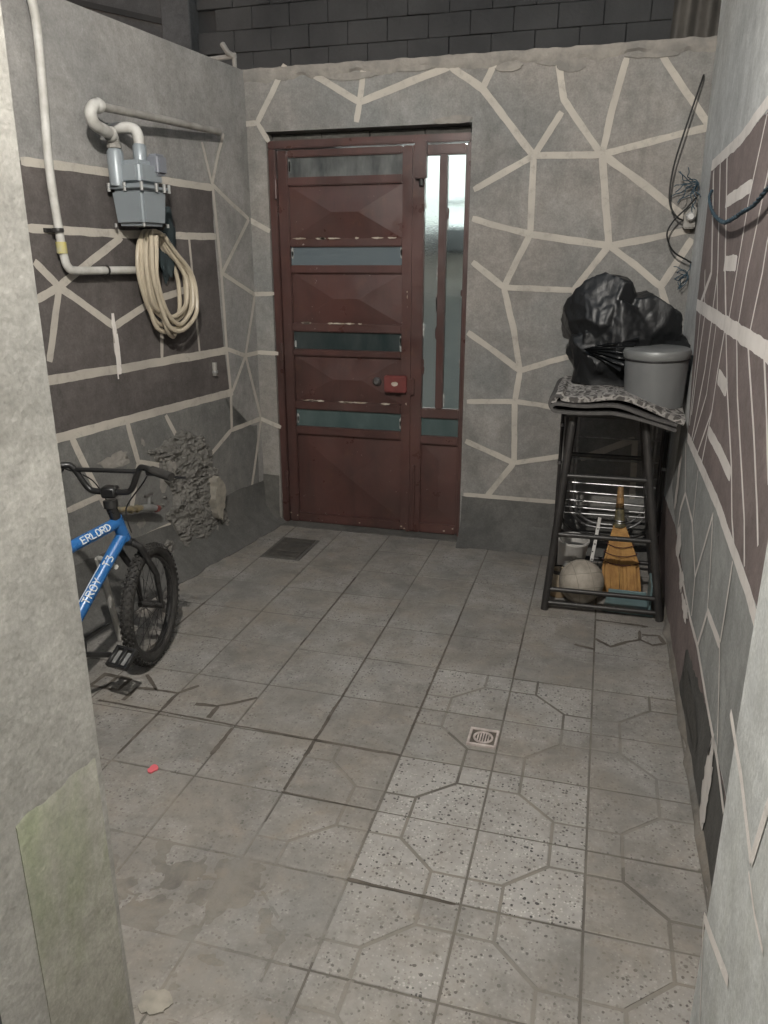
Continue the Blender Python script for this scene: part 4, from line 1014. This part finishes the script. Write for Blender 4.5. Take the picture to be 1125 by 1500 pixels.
tube(hb, catmull(pts, 5), .0115, 10); bars = part('handlebar', hb, BLACK, bk)
b = nb(); tube(b, [h(-.118, .083, .012), h(.118, .083, .012)], .0085, 10); part('crossbar', b, BLACK, bars)
for sgn in (-1, 1):
    b = nb(); tube(b, [h(sgn * .185, .096, .04), h(sgn * .27, .084, .077)], .0165, 12); part('grip', b, RUBBER, bars)
    b = nb(); box(b, h(sgn * .175, .088, .025), (.035, .03, .028), Matrix((WR, WF, UP)).transposed(), .005); lv = part('brake_clamp', b, BLACK, bars)
    b = nb(); tube(b, catmull([h(sgn * .17, .085, .01), h(sgn * .20, .07, -.015), h(sgn * .25, .062, -.005), h(sgn * .295, .066, .012)], 5), .005, 6); part('brake_lever', b, BLACK, lv)
    b = nb(); tube(b, catmull([h(sgn * .16, .085, .01), h(sgn * .10, .02, -.07), h(sgn * .03, -.08, -.05), HEADB + WR * .02 * sgn + STA * .02 + WF * .03], 6), .0028, 6); part('brake_cable', b, BLACK, bars)
# cranks, pedals, saddle, stand
b = nb(); lathe(b, [(0, -.004), (.07, -.004), (.075, 0), (.07, .004), (0, .004)], BB + RT * .055, RT, 28); ck = part('chainring', b, BLACK, bk)
b = nb(); tube(b, [BB - RT * .07, BB + RT * .07], .02, 12); part('bottom_bracket', b, BLACK, bk)
for sgn, fx, uz in ((1, .155, -.075), (-1, -.11, .09)):
    e = BB + RT * .075 * sgn + F * fx + UP * uz
    b = nb(); tube(b, [BB + RT * .068 * sgn, e], .010, 8); cr_ = part('crank', b, BLACK, bk)
    pc = e + RT * .055 * sgn; b = nb()
    Mx = Matrix((RT, F, UP)).transposed() @ Matrix.Rotation(rad(32), 3, 'X')
    for dx, dy, sx, sy in ((0, .036, .092, .012), (0, -.036, .092, .012), (-.04, 0, .012, .072), (.04, 0, .012, .072), (0, 0, .016, .072)):
        box(b, pc + Mx @ Vector((dx, dy, 0)), (sx, sy, .02), Mx, .002)
    pd = part('pedal', b, BLACK, cr_)
    b = nb()
    for dx in (-.021, .021): box(b, pc + Mx @ Vector((dx, 0, -.004)), (.022, .05, .006), Mx)
    part('reflector', b, GREYM, pd)
sb = nb(); bmesh.ops.create_icosphere(sb, subdivisions=3, radius=1)
for v in sb.verts:
    q = v.co.copy(); wd = .06 * (1 - .45 * (q.x * .5 + .5)); v.co = SEATT + UP * .09 + F * (q.x * .12 - .02) + RT * q.y * wd + UP * q.z * .022
part('saddle', sb, BLACK, bk)
b = nb(); tube(b, [SEATT, SEATT + UP * .075], .012, 10); part('seat_post', b, GREYM, bk)
b = nb(); tube(b, [Vector((-1.868, 2.452, .42)), Vector((-1.875, 2.50, .22)), Vector((-1.888, 2.556, .005))], [.016, .014, .012], 10); tube(b, [Vector((-1.868, 2.452, .42)), HEADB - F * .06 - UP * .09], .010, 8); part('prop_stand', b, WPIPE, bk)

# ================================================================== STOOL CORNER
stl = thing('steel_stool', 'tall dark steel stool frame with rungs standing by the right wall', 'stool', (.1, 3.6, 0))
FL, FRr, BL, BR = [(Vector(a), Vector(c)) for a, c in (((-.161, 3.365, 0), (-.098, 3.48, .905)), ((.350, 3.378, 0), (.205, 3.49, .905)), ((-.16, 3.95, 0), (-.098, 3.84, .905)), ((.345, 3.95, 0), (.205, 3.84, .905)))]
for a, c in (FL, FRr, BL, BR):
    b = nb(); tube(b, [a, c], .0175, 12); part('leg', b, DARKSTEEL, stl)
def at_(lg, z): return lg[0].lerp(lg[1], z / .905)
for z in (.035, .10, .36, .63):
    b = nb(); tube(b, [at_(FL, z), at_(FRr, z)], .0115, 10); part('rung', b, DARKSTEEL, stl)
for z in (.06, .63):
    b = nb(); tube(b, [at_(BL, z), at_(BR, z)], .0115, 10); part('rung', b, DARKSTEEL, stl)
for A_, B_ in ((FL, BL), (FRr, BR)):
    for z in (.06, .5):
        b = nb(); tube(b, [at_(A_, z), at_(B_, z)], .0115, 10); part('rung', b, DARKSTEEL, stl)
b = nb(); b2(b, (-.135, 3.455, .895), (.24, 3.87, .912), .004); part('seat', b, DARKSTEEL, stl, smooth=False)

rk = thing('drying_rack', 'folded chrome wire rack standing against the wall behind the stool', 'rack', (.1, 4.0, 0))
def ushape(x0, x1, y, zt, zb, r, rr_=.09, name='frame_tube'):
    p = [(x0, y, zt), (x0, y, zb + rr_)] + [(x0 + rr_ * (1 - math.cos(t)), y, zb + rr_ * (1 - math.sin(t))) for t in [k * math.pi / 2 / 6 for k in range(1, 7)]]
    q = [(x1 - (a - x0), y, z) for a, _, z in p][::-1]
    b = nb(); tube(b, p + q, r, 10); return part(name, b, CHROME if r < .0085 else DARKSTEEL, rk)
ushape(-.165, .352, 4.015, .93, .155, .009); ushape(-.14, .33, 3.985, .93, .185, .0085, .11); u3 = ushape(-.10, .30, 4.0, .90, .215, .007, .14); ushape(-.08, .28, 4.0, .90, .235, .006, .14)
for z in (.70, .585, .50, .455, .40, .355, .32, .29):
    b = nb(); tube(b, [(-.14, 3.99 + random.uniform(-.01, .01), z + random.uniform(-.004, .004)), (.335, 3.99, z + random.uniform(-.004, .004))], .0042 if z != .355 else .006, 8); part('wire_bar', b, CHROME, rk)
for s in (-.165, .352):
    for z in (.2, .55, .75):
        b = nb(); lathe(b, [(.012, -.008), (.013, 0), (.012, .008)], (s, 4.015, z), seg=10); part('joint_clip', b, CHROME, rk)
for x in (-.165, .352):
    b = nb(); tube(b, [(x, 4.03, .93), (x, 4.05, 0.0)], .008, 8); part('stand_leg', b, DARKSTEEL, rk)

# folded rug draped on the stool
rug = thing('folded_rug', 'folded grey damask rug draped over the stool', 'rug', (.08, 3.65, .91))
def drape(pathf, y0, y1, th, name, m, ny=26):
    """sheet following pathf(t,y) -> (x,z), with thickness"""
    b = nb(); nt = 70; G = []
    for j in range(ny + 1):
        y = y0 + (y1 - y0) * j / ny; P = [Vector(pathf(i / nt, j / ny)) for i in range(nt + 1)]; row = []
        for i, p in enumerate(P):
            t = (P[min(i + 1, nt)] - P[max(i - 1, 0)]).normalized(); n = Vector((-t.y, t.x))
            yy = y + .008 * noise.noise((p.x * 9, p.y * 5, j * .01)) * (1 if j in (0, ny) else .3)
            row.append((b.verts.new((p.x + n.x * th / 2, yy, p.y + n.y * th / 2)), b.verts.new((p.x - n.x * th / 2, yy, p.y - n.y * th / 2))))
        G.append(row)
    for j in range(ny):
        for i in range(nt):
            for k in (0, 1):
                f = b.faces.new((G[j][i][k], G[j][i + 1][k], G[j + 1][i + 1][k], G[j + 1][i][k]))
    for i in range(nt):
        for j in (0, ny): b.faces.new((G[j][i][0], G[j][i + 1][0], G[j][i + 1][1], G[j][i][1]))
    for j in range(ny):
        for i in (0, nt): b.faces.new((G[j][i][0], G[j + 1][i][0], G[j + 1][i][1], G[j][i][1]))
    return part(name, b, m, rug)
def top_path(t, w):          # top layer, rolled under at the left end
    x = -.185 + t * .545; sag = -.035 * max(0, (x - .10) / .26) ** 1.5 - (1 - w) * .055 * max(0, (x - .05) / .3) ** 1.4
    z = .995 + .006 * math.sin(x * 17 + w * 3) + sag - .012 * (1 - w) * max(0, 1 - abs(x + .1) * 4)
    if t < .06:
        a = (1 - t / .06) * math.pi * .55; x = -.152 - .033 * math.sin(a); z = .995 - .033 * (1 - math.cos(a)) + .003
    return x, z
drape(top_path, 3.415, 3.97, .022, 'top_layer', RUG)
def mid_path(t, w):
    if t < .5:
        q = t / .5; x = .33 - q * .50; z = .958 - .02 * max(0, (x - .1) / .25) - (1 - w) * .055 * max(0, (x - .05) / .3) ** 1.4 + .004 * math.sin(x * 21)
    elif t < .6:
        a = (t - .5) / .1 * math.pi; x = -.17 - .022 * math.sin(a); z = .942 + .016 * math.cos(a)
    else:
        q = (t - .6) / .4; x = -.17 + q * .50; z = .926 - (1 - w) * .06 * max(0, (x - .05) / .3) ** 1.4 + .003 * math.sin(x * 15)
    return x, z
drape(mid_path, 3.40, 3.955, .013, 'folded_backing', FELT)
def roll_path(t, w):
    a = -math.pi * .5 - t * math.pi * 1.25; r = .036 - .006 * t
    return -.168 + r * math.cos(a), .962 + r * math.sin(a) + .002 * math.sin(w * 9)
drape(roll_path, 3.41, 3.96, .012, 'rolled_edge', FELT)

# black refuse bag
bg_ = nb(); bmesh.ops.create_icosphere(bg_, subdivisions=6, radius=1)
C0 = Vector((.055, 3.80, 1.235)); blobs = [(Vector((.0, 3.80, 1.32)), .158), (Vector((.165, 3.80, 1.275)), .142), (Vector((.06, 3.79, 1.20)), .165), (Vector((.03, 3.79, 1.12)), .145), (Vector((.20, 3.86, 1.17)), .12), (Vector((.0, 3.78, 1.06)), .12), (Vector((.10, 3.80, 1.07)), .12)]
FACETS = {}; rf = random.Random(42)
for c, r in blobs:
    FACETS[r, c.x] = [(Vector((rf.gauss(0, 1), rf.gauss(0, 1), rf.gauss(0, 1))).normalized(), r * rf.uniform(.90, 1.10)) for _ in range(24)]
for v in bg_.verts:
    d = v.co.normalized(); best = 0
    for c, r in blobs:
        t0, t1 = 0.0, 9.0
        for nrm, h in FACETS[r, c.x]:
            dn = d.dot(nrm); hh = h - (C0 - c).dot(nrm)
            if dn > 1e-6: t1 = min(t1, hh / dn)
            elif dn < -1e-6: t0 = max(t0, hh / dn)
            elif hh < 0: t1 = -1
        if t1 > t0: best = max(best, t1)
    p = C0 + d * max(best, .1)
    rid = lambda s, o: 1 - 2 * abs(noise.noise((p.x * s + o, p.y * s, p.z * s * .8)))
    p += d * (.008 * rid(7, 0) + .005 * rid(17, 3) + .003 * rid(36, 5) - .004)
    p.y = 3.80 + (p.y - 3.80) * .9
    p.z = max(p.z, 1.006 + .004 * noise.noise((p.x * 20, p.y * 20, 0)))
    v.co = p
bag = tag(part('refuse_bag', bg_, BAG, loc=(.05, 3.8, 1.006), ang=50), 'lumpy black plastic refuse bag on the rug beside the grey bin', 'bag')
fp = nb(); n = 44; TL_ = Vector((-.085, 3.622, 1.175)); TR_ = Vector((.155, 3.63, 1.235)); TP = Vector((.085, 3.60, 1.085)); rows = []
for i in range(n + 1):
    t = i / n; e = TR_.lerp(TP, t); row = []
    for k in range(13):
        s = k / 12; p = TL_.lerp(e, s); p.y += (.012 * math.sin(t * 34 + s * 2) * (.25 + s) + .006 * math.sin(t * 71)) * (1 - .2 * s); row.append(fp.verts.new(p))
    rows.append(row)
for r0, r1 in zip(rows, rows[1:]):
    for k in range(12): fp.faces.new((r0[k], r0[k + 1], r1[k + 1], r1[k]))
part('pleated_flap', fp, BAG, bag, ang=60)

# grey lidded bin
BC = Vector((.238, 3.615, .935))
bn = thing('lidded_bin', 'grey enamel bin with a flat lid beside the black bag', 'bin', BC)
tilt = Vector((-.02, -.03, 1)).normalized()
b = nb(); lathe(b, [(0, 0), (.118, 0), (.124, .006), (.134, .21), (.134, .222), (0, .222)], BC, tilt, 48); part('body', b, BINM, bn)
b = nb(); lathe(b, [(.130, .212), (.139, .216), (.142, .224), (.142, .243), (.138, .252), (.13, .2555), (0, .2575)], BC, tilt, 48); part('lid', b, BINL, bn)
b = nb(); lathe(b, [(.1385, .2085), (.1405, .212), (.1385, .2155)], BC, tilt, 48); part('rim_shadow_ring', b, BLACK, bn)  # black ring drawn as the shade under the lid edge

# things kept under the stool
bl = thing('ball', 'dusty off-white ball under the stool', 'ball', (-.005, 3.50, 0))
b = nb(); bmesh.ops.create_uvsphere(b, u_segments=40, v_segments=24, radius=.104, matrix=Matrix.Translation((-.005, 3.50, .104))); part('cover', b, BALL, bl)
b = nb()
for axv in (Vector((1, .3, .2)), Vector((-.2, .4, 1)), Vector((.3, -1, .5))):
    ax = axv.normalized(); u = ax.orthogonal().normalized(); v_ = ax.cross(u)
    for off in (-.035, .035):
        rr_ = math.sqrt(.1042 ** 2 - off ** 2); tube(b, [Vector((-.005, 3.50, .104)) + ax * off + (u * math.cos(k * math.pi / 24) + v_ * math.sin(k * math.pi / 24)) * rr_ for k in range(48)], .0013, 4, True)
part('seam', b, BALLSEAM, bl)

brm = thing('straw_broom', 'short orange straw broom standing head down under the stool', 'broom', (.19, 3.60, 0))
b = nb(); rr = random.Random(3)
axis_top = Vector((.152, 3.70, .335)); 
for k in range(150):
    q = rr.random() * 2 - 1; w = rr.random() * 2 - 1
    bot = Vector((.19 + q * .088, 3.615 + w * .022, .012 + rr.random() * .012 + .015 * q)); top = axis_top + Vector((q * .026, w * .016, 0)); mid = bot.lerp(top, .42) + Vector((q * .022, w * .01, 0))
    tube(b, [bot, mid, top], [.0036, .0042, .003], 4)
part('straw_head', b, STRAW, brm)
for z, hw_, yy in ((.245, .064, 3.668), (.205, .077, 3.655), (.165, .088, 3.645)):
    b = nb(); tube(b, [Vector((.152 + (.335 - z) * .12 + hw_ * math.cos(a), yy + .026 * math.sin(a), z + .006 * math.cos(a * 2))) for a in [k * math.pi / 14 for k in range(28)]], .0022, 5, True); part('stitching', b, STRAWD, brm)
b = nb(); lathe(b, [(.03, 0), (.032, .012), (.026, .03), (.022, .07), (.02, .1), (0, .1)], axis_top - Vector((0, 0, .012)), (-.06, .25, 1), 14); part('neck_wrap', b, simple('dark_wrap', (.05, .045, .03, 1), (.14, .12, .06, 1), 40, .6), brm)
b = nb()
for q in range(3): tube(b, [axis_top + Vector((.03 * math.cos(a), .005 + .03 * math.sin(a), .004 + q * .011)) for a in [k * math.pi / 8 for k in range(16)]], .003, 5, True)
part('wire_band', b, CHROME, brm)
b = nb(); tube(b, [axis_top + Vector((-.005, .02, .08)), axis_top + Vector((-.01, .045, .18))], [.02, .014], 10); part('handle', b, WOOD, brm)

tb = thing('white_tub', 'small white plastic tub with a wire handle behind the ball', 'tub', (-.07, 3.72, 0))
b = nb(); lathe(b, [(0, .10), (.058, .10), (.064, .11), (.074, .235), (.078, .24), (.078, .25), (.07, .25), (.06, .12), (0, .12)], (-.07, 3.72, 0), (.05, -.12, 1), 28); part('body', b, WPLASTIC, tb)
b = nb(); tube(b, catmull([(-.145, 3.70, .235), (-.12, 3.67, .275), (-.06, 3.66, .285), (-.01, 3.68, .25)], 6), .005, 6); part('handle', b, WPLASTIC, tb)
b = nb(); lathe(b, [(0, 0), (.06, 0), (.06, .10), (0, .10)], (-.07, 3.72, 0), (0, 0, 1), 20); part('base_can', b, BINM, tb)
cn = thing('tin_can', 'brown rusty tin beside the ball', 'can', (-.115, 3.54, 0))
b = nb(); lathe(b, [(0, 0), (.042, 0), (.044, .004), (.044, .128), (.040, .132), (.036, .128), (.036, .02), (0, .02)], (-.108, 3.555, 0), (0, 0, 1), 24); part('body', b, simple('rusty_tin', (.24, .17, .1, 1), (.32, .27, .2, 1), 20, .6), cn)
b = nb(); lathe(b, [(.045, .12), (.047, .128), (.044, .138)], (-.108, 3.555, 0), (0, 0, 1), 24); part('rim', b, BLACK, cn)
sp = thing('paint_slat', 'paint-spotted white slat leaning behind the ball', 'slat', (.05, 3.68, 0))
b = nb(); tube(b, [(.018, 3.60, .0), (.058, 3.76, .345)], .011, 4); bmesh.ops.bevel(b, geom=b.edges[:], offset=.001, segments=1, affect='EDGES'); part('stick', b, WPLASTIC, sp, smooth=False)
for q in range(6):
    p = Vector((.018, 3.60, 0)).lerp(Vector((.058, 3.76, .345)), .35 + q * .1); b = nb(); lathe(b, [(0, .0), (.004, -.001), (0, .0015)], p + Vector((-.003 + .004 * (q % 2), -.0085, .004)), (0, -1, .4), 8); part('spot', b, BLACK, sp)
dp = thing('dustpan', 'grey teal plastic dustpan lying under the broom', 'dustpan', (.24, 3.5, 0))
b = nb(); prism(b, [(.10, 3.41), (.325, 3.40), (.315, 3.58), (.12, 3.58)], .004, .010, lambda u, v, d: Vector((u, v, d))); part('pan', b, TEAL, dp, smooth=False)
b = nb(); b2(b, (.303, 3.42, .008), (.313, 3.58, .15), .003); part('side_wall', b, TEAL, dp, smooth=False)
b = nb(); b2(b, (.125, 3.572, .008), (.30, 3.580, .05), .003); part('rear_wall', b, TEAL, dp, smooth=False)

# ================================================================== CABLES AND ROPE
jb = thing('lamp_socket_box', 'small pale junction box with loose cables in the wall corner', 'junction box', (.345, 4.17, 1.75))
b = nb(); b2(b, (.325, 4.15, 1.70), (.378, 4.219, 1.80), .006, 2); part('case', b, OLDPIPE, jb)
b = nb(); lathe(b, [(.018, 0), (.02, .01), (.02, .03), (.013, .04), (0, .04)], (.352, 4.15, 1.752), (0, -1, 0), 14); part('cover', b, WPLASTIC, jb)
cb = thing('black_cable', 'thin black cable looping down the wall corner to the junction box', 'cable', (.3, 4.19, 1.7))
b = nb(); tube(b, catmull([(.345, 4.205, 2.36), (.336, 4.175, 2.33), (.281, 4.15, 2.107), (.252, 4.15, 1.961), (.251, 4.15, 1.825), (.29, 4.15, 1.754), (.335, 4.17, 1.735)], 7), .0042, 6); part('drop', b, WIRE, cb)
b = nb(); tube(b, catmull([(.378, 4.14, 1.852), (.332, 4.13, 1.793), (.277, 4.14, 1.733), (.255, 4.14, 1.671), (.291, 4.14, 1.598), (.36, 4.15, 1.556), (.380, 4.16, 1.545)], 7), .0042, 6); part('loop', b, WIRE, cb)
rp = thing('blue_rope', 'frayed blue rope slung along the brown painted wall', 'rope', (.36, 3.0, 1.68))
base = catmull([(.379, 3.60, 1.82), (.366, 3.528, 1.789), (.365, 3.354, 1.728), (.363, 3.016, 1.675), (.36, 2.776, 1.67), (.36, 2.584, 1.679), (.362, 2.388, 1.688), (.364, 2.2, 1.72), (.37, 1.9, 1.78), (.378, 1.6, 1.82)], 10)
b = nb()
for q in range(3): tube(b, [p + Vector((.003 * math.cos(i * .9 + q * 2.1) - .003, 0, .004 * math.sin(i * .9 + q * 2.1) + .004 * noise.noise((i * .4, q, 0)))) for i, p in enumerate(base)], .0036, 6)
part('strands', b, ROPE, rp)
def tuft(loc, name, label, seed, nn=9, sz=.06):
    rr = random.Random(seed); t = thing(name, label, 'twine', loc); b = nb(); L = Vector(loc)
    for q in range(nn):
        p = L.copy(); P = [p.copy()]; v = Vector((rr.uniform(-1, 0), rr.uniform(-.6, .1), rr.uniform(-1, .6))).normalized()
        for k in range(6):
            v = (v + Vector((rr.uniform(-.7, .7), rr.uniform(-.5, .4), rr.uniform(-.7, .6)))).normalized(); p = p + v * sz / 4; p.x = min(p.x, .379); p.y = min(p.y, 4.212); P.append(p.copy())
        tube(b, catmull(P, 3), .0022, 5)
    part('fibres', b, ROPE, t); 
    return t
tuft((.372, 4.18, 1.49), 'twine_knot', 'tangle of blue twine hanging below the black cable', 11)
tuft((.374, 4.16, 1.90), 'twine_knot', 'tangle of blue twine above the junction box', 17, 12, .09)

# ================================================================== FLOOR FITTINGS AND SCRAPS
ht = thing('floor_hatch', 'dark rectangular inspection cover let into the floor beside the door', 'hatch', (-1.61, 3.79, 0))
b = nb(); b2(b, (-1.725, 3.63, -.008), (-1.495, 3.96, .004), .002); part('surround', b, SKIRT, ht, smooth=False)
b = nb(); b2(b, (-1.705, 3.645, .002), (-1.515, 3.945, .010), .003); cv = part('cover', b, HATCH, ht, smooth=False)
for k in range(5):
    b = nb(); b2(b, (-1.69, 3.68 + k * .055, .0095), (-1.53, 3.695 + k * .055, .0125), .001); part('rib', b, HATCH, cv, smooth=False)
dr = thing('floor_drain', 'small square plastic floor drain with a round grate', 'drain', (-.281, 2.262, 0))
dc = Vector((-.281, 2.262, 0)); hw_ = .05
for q, (lo, hi) in enumerate((((-hw_, -hw_), (hw_, -hw_ + .009)), ((-hw_, hw_ - .009), (hw_, hw_)), ((-hw_, -hw_ + .009), (-hw_ + .009, hw_ - .009)), ((hw_ - .009, -hw_ + .009), (hw_, hw_ - .009)))):
    b = nb(); b2(b, (dc.x + lo[0], dc.y + lo[1], -.004), (dc.x + hi[0], dc.y + hi[1], .007), .0015); part('frame_side', b, DRAINP, dr, smooth=False)
b = nb(); b2(b, (dc.x - .041, dc.y - .041, -.004), (dc.x + .041, dc.y + .041, .0018)); part('tray', b, DARKLINE, dr, smooth=False)
b = nb(); lathe(b, [(.034, .0018), (.034, .005), (.027, .005), (.027, .0018)], dc, seg=28); part('grate_ring', b, DRAINP, dr)
for k in range(-2, 3):
    w = math.sqrt(.027 ** 2 - (k * .009) ** 2); b = nb(); b2(b, (dc.x + k * .009 - .0022, dc.y - w, .0018), (dc.x + k * .009 + .0022, dc.y + w, .0042)); part('grate_bar', b, DRAINP, dr, smooth=False)
b = nb(); prism(b, blob(-.823, 1.09, .038, .028, 30, .4, 3), .001, .0035, lambda u, v, d: Vector((u, v, d))); tag(part('plaster_scrap', b, SCRAP, loc=(-.82, 1.09, 0), smooth=False), 'pale flake of plaster lying on the muddy floor', 'scrap')
b = nb(); prism(b, blob(-1.27, 1.806, .015, .02, 12, .5, 5), .002, .006, lambda u, v, d: Vector((u, v, d))); tag(part('pink_scrap', b, PINK, loc=(-1.27, 1.8, 0), smooth=False), 'tiny pink paper scrap on the floor', 'scrap')
